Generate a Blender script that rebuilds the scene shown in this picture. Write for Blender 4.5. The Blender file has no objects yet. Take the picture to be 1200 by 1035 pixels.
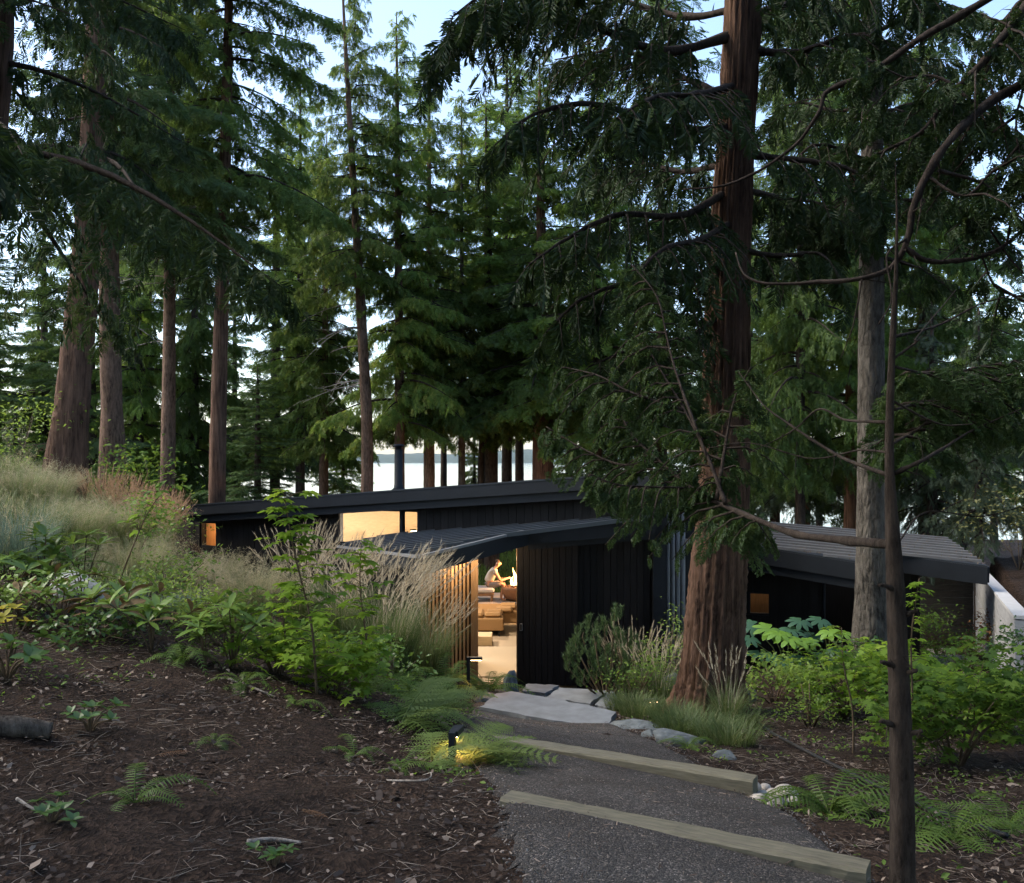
import bpy, bmesh, math, random
import numpy as np
from mathutils import Vector, Matrix

# ------------------------------------------------------------------ camera, sky, sun, exposure
scene = bpy.context.scene
C = scene.collection
F = 1100.0            # focal length in photo pixels (photo is 1200 px wide)
EYE = 4.0             # eye height above the house datum
HORIZON = 540.0
cam = bpy.data.cameras.new('camera')
cam_o = bpy.data.objects.new('camera', cam)
C.objects.link(cam_o)
cam_o.location = (0, 0, EYE)
cam_o.rotation_euler = (math.radians(90), 0, 0)
cam.lens = 36.0 * F / 1200.0
cam.sensor_width = 36.0
cam.shift_y = (HORIZON - 517.5) / 1200.0
cam.clip_start = 0.05
cam.clip_end = 20000
scene.camera = cam_o

SUN_EL, SUN_AZ = 46.0, -82.0      # degrees; azimuth from +Y towards +X
world = bpy.data.worlds.new('World')
scene.world = world
world.use_nodes = True
wn = world.node_tree.nodes
wl = world.node_tree.links
bg = wn['Background']
sky = wn.new('ShaderNodeTexSky')
sky.sky_type = 'NISHITA'
sky.sun_disc = False
sky.sun_elevation = math.radians(SUN_EL)
sky.sun_rotation = math.radians(SUN_AZ)
sky.altitude = 0
sky.air_density = 1.0
sky.dust_density = 1.5
sky.ozone_density = 1.0
wl.new(sky.outputs[0], bg.inputs[0])
bg.inputs[1].default_value = 0.13

sun = bpy.data.lights.new('sun', 'SUN')
sun.energy = 1.5
sun.angle = math.radians(40)
sun.color = (1.0, 0.88, 0.70)
sun_o = bpy.data.objects.new('sun', sun)
C.objects.link(sun_o)
el, az = math.radians(SUN_EL), math.radians(SUN_AZ)
sdir = Vector((math.sin(az) * math.cos(el), math.cos(az) * math.cos(el), math.sin(el)))
sun_o.rotation_euler = sdir.to_track_quat('Z', 'Y').to_euler()

vs = scene.view_settings
vs.view_transform = 'Standard'
vs.look = 'None'
vs.exposure = 1.75
vs.gamma = 1.0
vs.use_curve_mapping = False
cy = scene.cycles
cy.max_bounces = 4
cy.diffuse_bounces = 2
cy.glossy_bounces = 2
cy.transmission_bounces = 4
cy.transparent_max_bounces = 5
cy.caustics_reflective = False
cy.caustics_refractive = False
cy.sample_clamp_indirect = 4.0
cy.use_denoising = True
cy.adaptive_threshold = 0.025

rng = np.random.default_rng(11)
rnd = random.Random(5)
UP = np.array([0.0, 0.0, 1.0])

def P(px, py, d):
    """photo pixel at forward distance d -> a point in the place"""
    return np.array([(px - 600.0) / F * d, d, EYE - (py - HORIZON) / F * d])

def unit(v):
    n = np.linalg.norm(v, axis=-1, keepdims=True)
    return v / np.maximum(n, 1e-9)

# ------------------------------------------------------------------ materials
MATS = {}
def newmat(name):
    m = bpy.data.materials.new(name)
    m.use_nodes = True
    n = m.node_tree.nodes
    return m, n, m.node_tree.links, n['Principled BSDF']

def ramp(n, stops):
    r = n.new('ShaderNodeValToRGB')
    e = r.color_ramp.elements
    while len(e) < len(stops):
        e.new(0.5)
    for k, (p, c) in enumerate(stops):
        e[k].position = p
        e[k].color = (*c, 1)
    return r

def texco(n, l, scale, kind='Object'):
    t = n.new('ShaderNodeTexCoord')
    mp = n.new('ShaderNodeMapping')
    mp.inputs['Scale'].default_value = scale
    l.new(t.outputs[kind], mp.inputs[0])
    return mp

def noise(n, l, mp, scale, detail=6, rough=0.6):
    t = n.new('ShaderNodeTexNoise')
    t.inputs['Scale'].default_value = scale
    t.inputs['Detail'].default_value = detail
    t.inputs['Roughness'].default_value = rough
    l.new(mp.outputs[0], t.inputs['Vector'])
    return t

def simple(name, col, rough=0.6, metal=0.0, var=0.25, scale=8.0, stretch=(1, 1, 1), bump=0.15, spec=0.4, bdist=0.01):
    """a plain material with colour variation and fine relief"""
    if name in MATS: return MATS[name]
    m, n, l, b = newmat(name)
    mp = texco(n, l, stretch)
    t = noise(n, l, mp, scale)
    c = np.array(col)
    r = ramp(n, [(0.25, tuple(c * (1 - var))), (0.75, tuple(np.minimum(c * (1 + var), 0.95)))])
    l.new(t.outputs[0], r.inputs[0])
    l.new(r.outputs[0], b.inputs['Base Color'])
    b.inputs['Roughness'].default_value = rough
    b.inputs['Metallic'].default_value = metal
    b.inputs['Specular IOR Level'].default_value = spec
    if bump:
        bp = n.new('ShaderNodeBump')
        bp.inputs['Strength'].default_value = bump
        bp.inputs['Distance'].default_value = bdist
        l.new(t.outputs[0], bp.inputs['Height'])
        l.new(bp.outputs[0], b.inputs['Normal'])
    MATS[name] = m
    return m

def leafmat(name, c1, c2, c3=None, trans=0.35, rough=0.5, spec=0.3):
    if name in MATS: return MATS[name]
    m, n, l, b = newmat(name)
    a = n.new('ShaderNodeAttribute'); a.attribute_name = 'tint'
    oi = n.new('ShaderNodeObjectInfo')
    mx = n.new('ShaderNodeMath'); mx.operation = 'MULTIPLY_ADD'
    l.new(oi.outputs['Random'], mx.inputs[0]); mx.inputs[1].default_value = 0.35
    l.new(a.outputs['Fac'], mx.inputs[2])
    st = [(0.0, c1), (0.75, c2)]
    if c3: st.append((1.0, c3))
    r = ramp(n, st)
    l.new(mx.outputs[0], r.inputs[0])
    n.remove(b)
    df = n.new('ShaderNodeBsdfDiffuse'); gl = n.new('ShaderNodeBsdfGlossy'); gl.inputs['Roughness'].default_value = rough
    gl.inputs[0].default_value = (.9, .95, 1, 1)
    l.new(r.outputs[0], df.inputs[0])
    mg = n.new('ShaderNodeMixShader'); mg.inputs[0].default_value = spec * .10; l.new(df.outputs[0], mg.inputs[1]); l.new(gl.outputs[0], mg.inputs[2])
    tr = n.new('ShaderNodeBsdfTranslucent')
    hs = n.new('ShaderNodeHueSaturation')
    hs.inputs['Value'].default_value = 1.35
    hs.inputs['Hue'].default_value = 0.485
    l.new(r.outputs[0], hs.inputs['Color'])
    l.new(hs.outputs[0], tr.inputs[0])
    ms = n.new('ShaderNodeMixShader'); ms.inputs[0].default_value = trans
    l.new(mg.outputs[0], ms.inputs[1]); l.new(tr.outputs[0], ms.inputs[2])
    l.new(ms.outputs[0], n['Material Output'].inputs[0])
    MATS[name] = m
    return m

def barkmat(name, dark, light, zs=0.06, scale=22.0, bump=1.0, dist=0.05, crack=0.0):
    if name in MATS: return MATS[name]
    m, n, l, b = newmat(name)
    mp = texco(n, l, (1, 1, zs))
    t = noise(n, l, mp, scale, 8, 0.75)
    mp2 = texco(n, l, (1, 1, 0.5))
    t2 = noise(n, l, mp2, 2.2, 4, 0.6)
    mx = n.new('ShaderNodeMath'); mx.operation = 'MULTIPLY_ADD'
    l.new(t2.outputs[0], mx.inputs[0]); mx.inputs[1].default_value = 0.5
    l.new(t.outputs[0], mx.inputs[2])
    d, li = np.array(dark), np.array(light)
    r = ramp(n, [(0.56, tuple(d * 0.35)), (0.72, tuple((d + li) / 2)), (0.92, tuple(li * 1.15))])
    l.new(mx.outputs[0], r.inputs[0])
    l.new(r.outputs[0], b.inputs['Base Color'])
    b.inputs['Roughness'].default_value = 0.9
    b.inputs['Specular IOR Level'].default_value = 0.15
    h = t.outputs[0]
    if crack:
        v = n.new('ShaderNodeTexVoronoi'); v.feature = 'DISTANCE_TO_EDGE'
        v.inputs['Scale'].default_value = crack
        mp3 = texco(n, l, (1, 1, 0.35)); l.new(mp3.outputs[0], v.inputs['Vector'])
        ad = n.new('ShaderNodeMath'); ad.operation = 'ADD'
        l.new(t.outputs[0], ad.inputs[0]); l.new(v.outputs[0], ad.inputs[1]); h = ad.outputs[0]
    bp = n.new('ShaderNodeBump')
    bp.inputs['Strength'].default_value = bump
    bp.inputs['Distance'].default_value = dist
    l.new(h, bp.inputs['Height'])
    l.new(bp.outputs[0], b.inputs['Normal'])
    MATS[name] = m
    return m

# ------------------------------------------------------------------ mesh helpers
def tag(o, label=None, cat=None, group=None, kind=None):
    if label: o['label'] = label
    if cat: o['category'] = cat
    if group: o['group'] = group
    if kind: o['kind'] = kind
    return o

def link(name, me, parent=None, loc=None):
    o = bpy.data.objects.new(name, me)
    C.objects.link(o)
    if parent is not None: o.parent = parent
    if loc is not None: o.location = Vector(loc)
    return o

def empty(name, loc=(0, 0, 0), rz=0.0):
    o = bpy.data.objects.new(name, None)
    o.empty_display_size = 0.1
    C.objects.link(o)
    o.location = Vector(loc)
    o.rotation_euler = (0, 0, rz)
    return o

def thing(name, label, cat, loc=(0, 0, 0), rz=0.0, group=None):
    return tag(empty(name, loc, rz), label, cat, group)

class Acc:
    """collects triangles in numpy; build() makes one mesh"""
    def __init__(s):
        s.v, s.f, s.t, s.n = [], [], [], 0
    def add(s, v, f, tint=0.5):
        v = np.asarray(v, float).reshape(-1, 3)
        f = np.asarray(f, int).reshape(-1, 3)
        s.v.append(v); s.f.append(f + s.n)
        t = np.asarray(tint, float)
        s.t.append(np.full(len(v), float(t)) if t.ndim == 0 else t)
        s.n += len(v)
    def inst(s, tv, tf, O, X, Y, Z, S, tint):
        """many copies of a template; O,X,Y,Z (N,3), S (N,), tint (N,)"""
        N, k = len(O), len(tv)
        if N == 0: return
        S = np.asarray(S)
        if S.ndim == 1: S = np.stack([S, S, S], 1)
        v = (O[:, None, :] + tv[None, :, 0:1] * (X * S[:, 0:1])[:, None, :]
             + tv[None, :, 1:2] * (Y * S[:, 1:2])[:, None, :] + tv[None, :, 2:3] * (Z * S[:, 2:3])[:, None, :])
        f = tf[None] + (np.arange(N) * k)[:, None, None]
        s.add(v.reshape(-1, 3), f.reshape(-1, 3), np.repeat(tint, k))
    def mesh(s, name, mat, smooth=False):
        me = bpy.data.meshes.new(name)
        v = np.concatenate(s.v); f = np.concatenate(s.f); t = np.concatenate(s.t)
        me.vertices.add(len(v)); me.vertices.foreach_set('co', v.astype(np.float32).ravel())
        me.loops.add(f.size); me.loops.foreach_set('vertex_index', f.astype(np.int32).ravel())
        me.polygons.add(len(f))
        me.polygons.foreach_set('loop_start', np.arange(0, f.size, 3, dtype=np.int32))
        if smooth: me.polygons.foreach_set('use_smooth', np.ones(len(f), bool))
        me.update(calc_edges=True)
        a = me.attributes.new('tint', 'FLOAT', 'POINT')
        a.data.foreach_set('value', t.astype(np.float32))
        if mat: me.materials.append(mat)
        return me
    def build(s, name, mat, parent=None, loc=None, smooth=False):
        return link(name, s.mesh(name, mat, smooth), parent, loc)

def from_poly(name, verts, faces, mat, parent=None, loc=None, smooth=False, bevel=0.0):
    me = bpy.data.meshes.new(name)
    me.from_pydata([tuple(map(float, v)) for v in verts], [], faces)
    if bevel:
        bm = bmesh.new(); bm.from_mesh(me)
        bmesh.ops.recalc_face_normals(bm, faces=bm.faces)
        bmesh.ops.bevel(bm, geom=list(bm.edges), offset=bevel, segments=1, affect='EDGES', clamp_overlap=True)
        bm.to_mesh(me); bm.free()
    else:
        bm = bmesh.new(); bm.from_mesh(me)
        bmesh.ops.recalc_face_normals(bm, faces=bm.faces)
        bm.to_mesh(me); bm.free()
    if smooth:
        me.polygons.foreach_set('use_smooth', np.ones(len(me.polygons), bool))
    me.materials.append(mat)
    return link(name, me, parent, loc)

BOXF = [(0, 1, 2, 3), (7, 6, 5, 4), (0, 4, 5, 1), (1, 5, 6, 2), (2, 6, 7, 3), (3, 7, 4, 0)]
def box(name, lo, hi, mat, parent=None, loc=None, bevel=0.0):
    (a, b, c), (d, e, f) = lo, hi
    v = [(a, b, c), (d, b, c), (d, e, c), (a, e, c), (a, b, f), (d, b, f), (d, e, f), (a, e, f)]
    return from_poly(name, v, BOXF, mat, parent, loc, bevel=bevel)

def prism(name, bottom, top, mat, parent=None, loc=None, bevel=0.0):
    """solid between two loops of points of equal count"""
    n = len(bottom)
    v = list(bottom) + list(top)
    f = [tuple(range(n))[::-1], tuple(range(n, 2 * n))]
    for i in range(n):
        j = (i + 1) % n
        f.append((i, j, n + j, n + i))
    return from_poly(name, v, f, mat, parent, loc, bevel=bevel)

def beam(name, a, b, w, h, mat, parent=None, bevel=0.0, up=UP):
    """bar from a to b, w across, h along up"""
    a, b = np.array(a, float), np.array(b, float)
    t = unit(b - a); s = unit(np.cross(t, up)); u = np.cross(s, t)
    q = []
    for p in (a, b):
        q += [p - s * w / 2 - u * h / 2, p + s * w / 2 - u * h / 2, p + s * w / 2 + u * h / 2, p - s * w / 2 + u * h / 2]
    return from_poly(name, q, BOXF, mat, parent, bevel=bevel)

def smooth_path(pts, rad, n):
    """Catmull-Rom resampling of a polyline with radii"""
    p = np.asarray(pts, float); r = np.asarray(rad, float)
    q = np.vstack([2 * p[0] - p[1], p, 2 * p[-1] - p[-2]])
    t = np.linspace(0, len(p) - 1 - 1e-6, n)
    i = t.astype(int); u = (t - i)[:, None]
    a, b, c, d = q[i], q[i + 1], q[i + 2], q[i + 3]
    out = 0.5 * (2 * b + (c - a) * u + (2 * a - 5 * b + 4 * c - d) * u ** 2 + (3 * b - a - 3 * c + d) * u ** 3)
    return out, np.interp(t, np.arange(len(p)), r)

def tube(acc, pts, rad, sides=6, tint=0.5, ridge=0.0, ridges=9, seed=0, cap=True):
    p = np.asarray(pts, float); r = np.asarray(rad, float)
    T = unit(np.gradient(p, axis=0))
    ref = np.array([1.0, 0.03, 0.02]) if abs(T[0][2]) > 0.6 else UP
    A = unit(np.cross(T, ref)); B = np.cross(T, A)
    th = np.linspace(0, 2 * np.pi, sides, endpoint=False)
    R = np.repeat(r[:, None], sides, 1)
    if ridge:
        g = np.random.default_rng(seed)
        s = np.concatenate([[0], np.cumsum(np.linalg.norm(np.diff(p, axis=0), axis=1))])
        m = np.zeros_like(R)
        for k in range(5):
            fr = ridges * (k + 1) * 0.6; ph = g.uniform(0, 6.28); wv = g.uniform(0.3, 1.4)
            m += np.abs(np.sin(np.round(fr) / 2 * th[None, :] + ph + 0.6 * np.sin(wv * s[:, None] * (1 + k * .6) + ph * 2))) / (k + 1.5)
        m += g.normal(0, 0.12, R.shape)
        R = R * (1 + ridge * (m - m.mean()))
    v = p[:, None, :] + R[:, :, None] * (np.cos(th)[None, :, None] * A[:, None, :] + np.sin(th)[None, :, None] * B[:, None, :])
    n = len(p)
    i = np.arange(n - 1)[:, None] * sides; j = np.arange(sides)[None, :]; k = (j + 1) % sides
    a, b, c, d = i + j, i + k, i + sides + k, i + sides + j
    f = np.concatenate([np.stack([a, b, c], -1).reshape(-1, 3), np.stack([a, c, d], -1).reshape(-1, 3)])
    v = v.reshape(-1, 3)
    if cap:
        v = np.vstack([v, p[0], p[-1]])
        jj = np.arange(sides); kk = (jj + 1) % sides; base = (n - 1) * sides
        f = np.vstack([f, np.stack([kk, jj, np.full(sides, n * sides)], 1), np.stack([base + jj, base + kk, np.full(sides, n * sides + 1)], 1)])
    acc.add(v, f, tint)

# ------------------------------------------------------------------ house plan (needed by the terrain)
def ray(px, py):
    return np.array([(px - 600) / F, 1.0, -(py - HORIZON) / F])
def plane3(a, b, c):
    n = np.cross(b - a, c - a); return a, n / np.linalg.norm(n)
def hit(pl, px, py):
    o = np.array([0, 0, EYE]); r = ray(px, py)
    t = np.dot(pl[0] - o, pl[1]) / np.dot(r, pl[1]); return o + r * t
def zon(pl, x, y):
    a, n = pl; return a[2] - (n[0] * (x - a[0]) + n[1] * (y - a[1])) / n[2]

FLOOR = 0.10
MR = np.array([2.49, 16.6]); ML = np.array([-7.56, 22.0])     # main wall line, right and left end
MD = (ML - MR) / np.linalg.norm(ML - MR); MLEN = np.linalg.norm(ML - MR)
MN = np.array([-MD[1], MD[0]]) * -1.0                          # outward normal candidates
if MN[1] < 0: MN = -MN                                         # MN points back, away from the camera
DEPTH = 5.2
BL, BR = ML + MN * DEPTH, MR + MN * DEPTH
DOOR_Y = 16.4
WA = np.array([3.3, 18.95]); WB = np.array([7.65, 17.6])       # wing wall line
WD = (WB - WA) / np.linalg.norm(WB - WA); WLEN = np.linalg.norm(WB - WA)
WNb = np.array([-WD[1], WD[0]])
WBK = [WA + WNb * 3.2, WB + WNb * 3.2]

def inpoly(x, y, poly):
    r = np.zeros(np.shape(x), bool); n = len(poly)
    for i in range(n):
        x1, y1 = poly[i]; x2, y2 = poly[(i + 1) % n]
        c = ((y1 > y) != (y2 > y)) & (x < (x2 - x1) * (y - y1) / (y2 - y1 + 1e-12) + x1)
        r ^= c
    return r
FOOT = [[tuple(ML), tuple(MR), tuple(BR), tuple(BL)],
        [(-1.6, 16.5), (2.45, 16.5), (2.45, 19.0), (-1.6, 19.0)],
        [tuple(WA), tuple(WB), tuple(WBK[1]), tuple(WBK[0])]]
TERR = [(-3.4, 21.0), (2.6, 21.0), (2.6, 28.6), (-3.4, 28.6)]  # terrace at the back

# ------------------------------------------------------------------ terrain
CTRL = np.array([
    (0.9, 0, 2.42), (0.85, 3, 2.33), (0.3, 3.4, 2.36), (0.05, 4.7, 2.26), (1.5, 3.9, 2.20), (0.9, 5.2, 2.13), (-0.3, 7.0, 1.95), (0.5, 6.3, 1.93), (1.55, 5.95, 1.83),
    (0.6, 8.5, 1.52), (-0.4, 10.2, 1.19), (1.1, 10.2, 1.13), (0.3, 11.5, 0.98), (0.4, 14.2, 0.40), (0.3, 16.2, 0.06), (1.8, 16.2, 0.06), (-1.0, 16.2, 0.08),
    (-1.94, 3.55, 2.44), (-2.7, 5.0, 2.52), (-4.1, 7.5, 2.58), (-2.9, 8.0, 2.42), (-1.96, 7.2, 2.32), (-1.16, 6.36, 2.2), (-0.63, 5.8, 2.11), (-0.4, 6.4, 2.0),
    (-0.55, 11.5, 1.08), (-1.4, 9.2, 1.75), (-1.36, 12.5, 1.25), (-1.1, 14.2, 0.7), (-5.5, 10, 2.66), (-7.6, 14, 3.25), (-10.4, 19, 3.66), (-6.2, 13, 2.75), (-5.1, 14.2, 2.15), (-4.4, 13.6, 1.85),
    (-3.8, 10.5, 2.30), (-3.5, 13, 1.75), (-2.8, 11.5, 1.8), (-6.3, 19.2, 1.85), (-4.4, 17.6, 1.6), (-2.6, 15.8, 1.3), (-9, 21.5, 3.0), (-9.5, 26, 2.4), (-14, 19, 4.1), (-14, 8, 3.3),
    (-14, 28, 3.2), (-6, 28, 0.9), (-9, 2, 2.8), (-4, -3, 2.6), (4, -3, 2.4), (0, -3, 2.5), (9, -3, 2.4), (14, 2, 2.4),
    (2.5, 4.2, 2.12), (4, 6, 1.82), (3, 8, 1.48), (2.27, 11, 1.05), (5, 10, 1.2), (5.15, 13.5, 0.98), (3, 13.5, 0.62), (4.5, 17, 0.22), (7, 17, 0.1), (7, 8.5, 1.6), (7.2, 12, 1.0), (8.8, 19, -0.02),
    (10, 22, -0.6), (10.8, 24, -0.75), (14, 10, 1.6), (14, 18, 0.8), (12, 30, -0.6), (3, 23, -0.3), (-0.3, 27, -0.35), (0, 31, -0.05), (0, 36, 0.25), (-0.5, 42, 0.5), (8, 34, -0.2), (-8, 38, 0.8), (-3.5, 24, -0.2)])
def tps_fit(pts, lam=0.002):
    xy, z = pts[:, :2], pts[:, 2]; n = len(pts)
    r2 = ((xy[:, None] - xy[None]) ** 2).sum(-1)
    K = np.where(r2 > 0, 0.5 * r2 * np.log(r2 + 1e-12), 0) + lam * n * np.eye(n)
    Pm = np.hstack([np.ones((n, 1)), xy])
    A = np.block([[K, Pm], [Pm.T, np.zeros((3, 3))]])
    return np.linalg.solve(A, np.concatenate([z, np.zeros(3)]))
TW = tps_fit(CTRL)
def sstep(a, b, x):
    t = np.clip((x - a) / (b - a), 0, 1); return t * t * (3 - 2 * t)
RWN = np.array([6.97, 13.0]); RWF = np.array([11.8, 24.0]); RWE = np.array([9.4, 12.2])   # retaining wall
def ground(x, y):
    x = np.asarray(x, float); y = np.asarray(y, float)
    sh = x.shape
    xc = np.clip(x, -15, 14.5).ravel(); yc = np.clip(y, -4, 44).ravel()
    z = np.zeros(xc.shape)
    for i in range(0, len(xc), 20000):
        a = xc[i:i + 20000]; b = yc[i:i + 20000]
        r2 = (a[:, None] - CTRL[None, :, 0]) ** 2 + (b[:, None] - CTRL[None, :, 1]) ** 2
        z[i:i + 20000] = (0.5 * r2 * np.log(r2 + 1e-12)) @ TW[:len(CTRL)] + TW[-3] + TW[-2] * a + TW[-1] * b
    z = z.reshape(sh)
    # raised bed behind the concrete retaining wall
    dv = (RWF - RWN) / np.linalg.norm(RWF - RWN)
    sd = (x - RWN[0]) * dv[1] - (y - RWN[1]) * dv[0]
    dv2 = (RWE - RWN) / np.linalg.norm(RWE - RWN)
    sd2 = -(x - RWN[0]) * dv2[1] + (y - RWN[1]) * dv2[0]
    m = sstep(0.17, 0.5, np.minimum(sd, sd2)) * (1 - sstep(24.5, 27, y))
    z = z * (1 - m) + m * np.maximum(z, 1.35 + 0.03 * np.clip(x - 8, 0, 10))
    # far field: shore slope down to the sea
    far = sstep(45, 110, y); z = z * (1 - far) + far * (-11.5)
    return z
def gz(x, y): return float(ground(np.array([x]), np.array([y]))[0])
def G(px, d):
    """a point on the ground under photo column px at distance d"""
    x = (px - 600) / F * d
    return np.array([x, d, gz(x, d)])

def groundmat():
    m, n, l, b = newmat('forest_floor')
    mp = texco(n, l, (1, 1, 1))
    v = n.new('ShaderNodeTexVoronoi'); v.inputs['Scale'].default_value = 55
    mpv = texco(n, l, (1, 0.8, 1)); nz = noise(n, l, mpv, 6, 3)
    mxv = n.new('ShaderNodeMixRGB'); mxv.inputs[0].default_value = 0.12
    l.new(mpv.outputs[0], mxv.inputs[1]); l.new(nz.outputs[1], mxv.inputs[2]); l.new(mxv.outputs[0], v.inputs['Vector'])
    big = noise(n, l, mp, 1.1, 5); fine = noise(n, l, mp, 48, 8, .7)
    r1 = ramp(n, [(0.0, (.011, .007, .005)), (0.45, (.036, .025, .018)), (0.8, (.070, .050, .037)), (1.0, (.15, .115, .09))])
    sep = n.new('ShaderNodeSeparateColor'); l.new(v.outputs['Color'], sep.inputs[0])
    mx = n.new('ShaderNodeMath'); mx.operation = 'MULTIPLY'; l.new(sep.outputs[0], mx.inputs[0])
    r0 = ramp(n, [(0.3, (.45, .45, .45)), (0.7, (1, 1, 1))]); l.new(fine.outputs[0], r0.inputs[0]); l.new(r0.outputs[0], mx.inputs[1])
    l.new(mx.outputs[0], r1.inputs[0])
    mm = n.new('ShaderNodeMixRGB'); mm.blend_type = 'MULTIPLY'; mm.inputs[0].default_value = .8
    rb = ramp(n, [(0.3, (.55, .5, .48)), (0.7, (1.25, 1.1, 1.0))]); l.new(big.outputs[0], rb.inputs[0])
    l.new(r1.outputs[0], mm.inputs[1]); l.new(rb.outputs[0], mm.inputs[2])
    l.new(mm.outputs[0], b.inputs['Base Color'])
    b.inputs['Roughness'].default_value = .95; b.inputs['Specular IOR Level'].default_value = .15
    ad = n.new('ShaderNodeMath'); ad.operation = 'ADD'; l.new(v.outputs['Distance'], ad.inputs[0]); l.new(fine.outputs[0], ad.inputs[1])
    bp = n.new('ShaderNodeBump'); bp.inputs['Strength'].default_value = .8; bp.inputs['Distance'].default_value = .02
    l.new(ad.outputs[0], bp.inputs['Height']); l.new(bp.outputs[0], b.inputs['Normal'])
    return m
def gravelmat(name='gravel', warm=1.0):
    m, n, l, b = newmat(name)
    mp = texco(n, l, (1, 1, 1))
    v = n.new('ShaderNodeTexVoronoi'); v.inputs['Scale'].default_value = 110
    l.new(mp.outputs[0], v.inputs['Vector'])
    sep = n.new('ShaderNodeSeparateColor'); l.new(v.outputs['Color'], sep.inputs[0])
    big = noise(n, l, mp, 1.7, 5)
    r1 = ramp(n, [(0.0, (.011, .0105, .010)), (0.5, (.036, .034, .032)), (0.88, (.07, .065, .06)), (1.0, (.17, .155, .14))])
    l.new(sep.outputs[0], r1.inputs[0])
    mm = n.new('ShaderNodeMixRGB'); mm.blend_type = 'MULTIPLY'; mm.inputs[0].default_value = 1
    rb = ramp(n, [(0.32, (.5, .40, .33)), (0.62, (1.25, 1.22, 1.2))]); l.new(big.outputs[0], rb.inputs[0])
    l.new(r1.outputs[0], mm.inputs[1]); l.new(rb.outputs[0], mm.inputs[2])
    l.new(mm.outputs[0], b.inputs['Base Color']); b.inputs['Roughness'].default_value = .85
    bp = n.new('ShaderNodeBump'); bp.inputs['Strength'].default_value = 1; bp.inputs['Distance'].default_value = .012; bp.invert = True
    l.new(v.outputs['Distance'], bp.inputs['Height']); l.new(bp.outputs[0], b.inputs['Normal'])
    return m

xs = np.concatenate([[-700, -300, -150, -80, -50, -32, -22, -17], np.arange(-14.5, 14.51, 0.16), [17, 22, 32, 50, 80, 150, 300, 700]])
ys = np.concatenate([[-90, -40, -18, -9], np.arange(-5, 30.01, 0.16), np.arange(31, 60, 1.5), [64, 72, 84, 100, 125, 170]])
gx, gy = np.meshgrid(xs, ys)
gzv = ground(gx, gy)
gzv = gzv + np.where((gy < 30) & (np.abs(gx) < 14.5), 1, 0) * (0.018 * np.sin(5.1 * gx + 2 * np.sin(3.3 * gy)) * np.sin(4.3 * gy + np.sin(2.9 * gx)) + .03 * np.sin(2.3 * gx + 1.7 * np.sin(1.9 * gy)) * np.cos(2.1 * gy + 1.3 * np.sin(2.7 * gx)) * (1 - np.exp(-((gx - .6) / 1.6) ** 2)) + rng.normal(0, .012, gx.shape))
nx, ny = len(xs), len(ys)
i, j = np.meshgrid(np.arange(nx - 1), np.arange(ny - 1))
a = (j * nx + i).ravel()
cx = (gx[:-1, :-1] + gx[1:, 1:]).ravel() / 2; cyy = (gy[:-1, :-1] + gy[1:, 1:]).ravel() / 2
keep = np.ones(len(a), bool)
for poly in FOOT:
    keep &= ~inpoly(cx, cyy, poly)
a = a[keep]
fa = np.concatenate([np.stack([a, a + 1, a + nx + 1], 1), np.stack([a, a + nx + 1, a + nx], 1)])
acc = Acc(); acc.add(np.stack([gx, gy, gzv], -1).reshape(-1, 3), fa)
GROUND = tag(acc.build('ground', groundmat(), smooth=True), kind='structure')

def strip(name, left, right, mat, n=60, m=14, lift=0.02, wob=0.05, crown=0.0):
    L, _ = smooth_path([(p[0], p[1], 0) for p in left], [0] * len(left), n)
    R, _ = smooth_path([(p[0], p[1], 0) for p in right], [0] * len(right), n)
    w = np.linspace(0, 1, m)[None, :, None]
    p = L[:, None] * (1 - w) + R[:, None] * w
    g = np.random.default_rng(3)
    p[:, 0, :2] += g.normal(0, wob, (n, 2)); p[:, -1, :2] += g.normal(0, wob, (n, 2))
    e = np.sin(np.linspace(0, np.pi, m))[None, :]
    p[..., 2] = ground(p[..., 0], p[..., 1]) + lift * np.minimum(1, e * 4) - 0.03 * (e < 0.05)
    i, j = np.meshgrid(np.arange(m - 1), np.arange(n - 1)); a = (j * m + i).ravel()
    f = np.concatenate([np.stack([a, a + 1, a + m + 1], 1), np.stack([a, a + m + 1, a + m], 1)])
    acc = Acc(); acc.add(p.reshape(-1, 3), f); return tag(acc.build(name, mat, smooth=True), kind='structure')
GRAVEL = gravelmat()
PL = [(0.0, 0.2), (0.0, 3.2), (-.1, 4.8), (-.42, 7.1), (-.5, 10.4), (-.45, 12.6), (-.55, 16.2)]
PR = [(1.6, 0.2), (1.55, 2.6), (1.55, 4.0), (1.6, 6.1), (1.2, 9.6), (1.1, 12.4), (1.3, 16.2)]
strip('gravel_path', PL, PR, GRAVEL, n=110, m=24, lift=0.035)
strip('side_path', [(8.2, 17.2), (8.3, 19), (9.6, 21.5), (10.3, 23.5)], [(9.0, 16.8), (9.3, 19), (10.3, 21.5), (11.0, 23.2)],
      simple('pale_gravel', (.32, .29, .25), .9, scale=40, bump=.6), n=30, m=8, lift=0.05)

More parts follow.
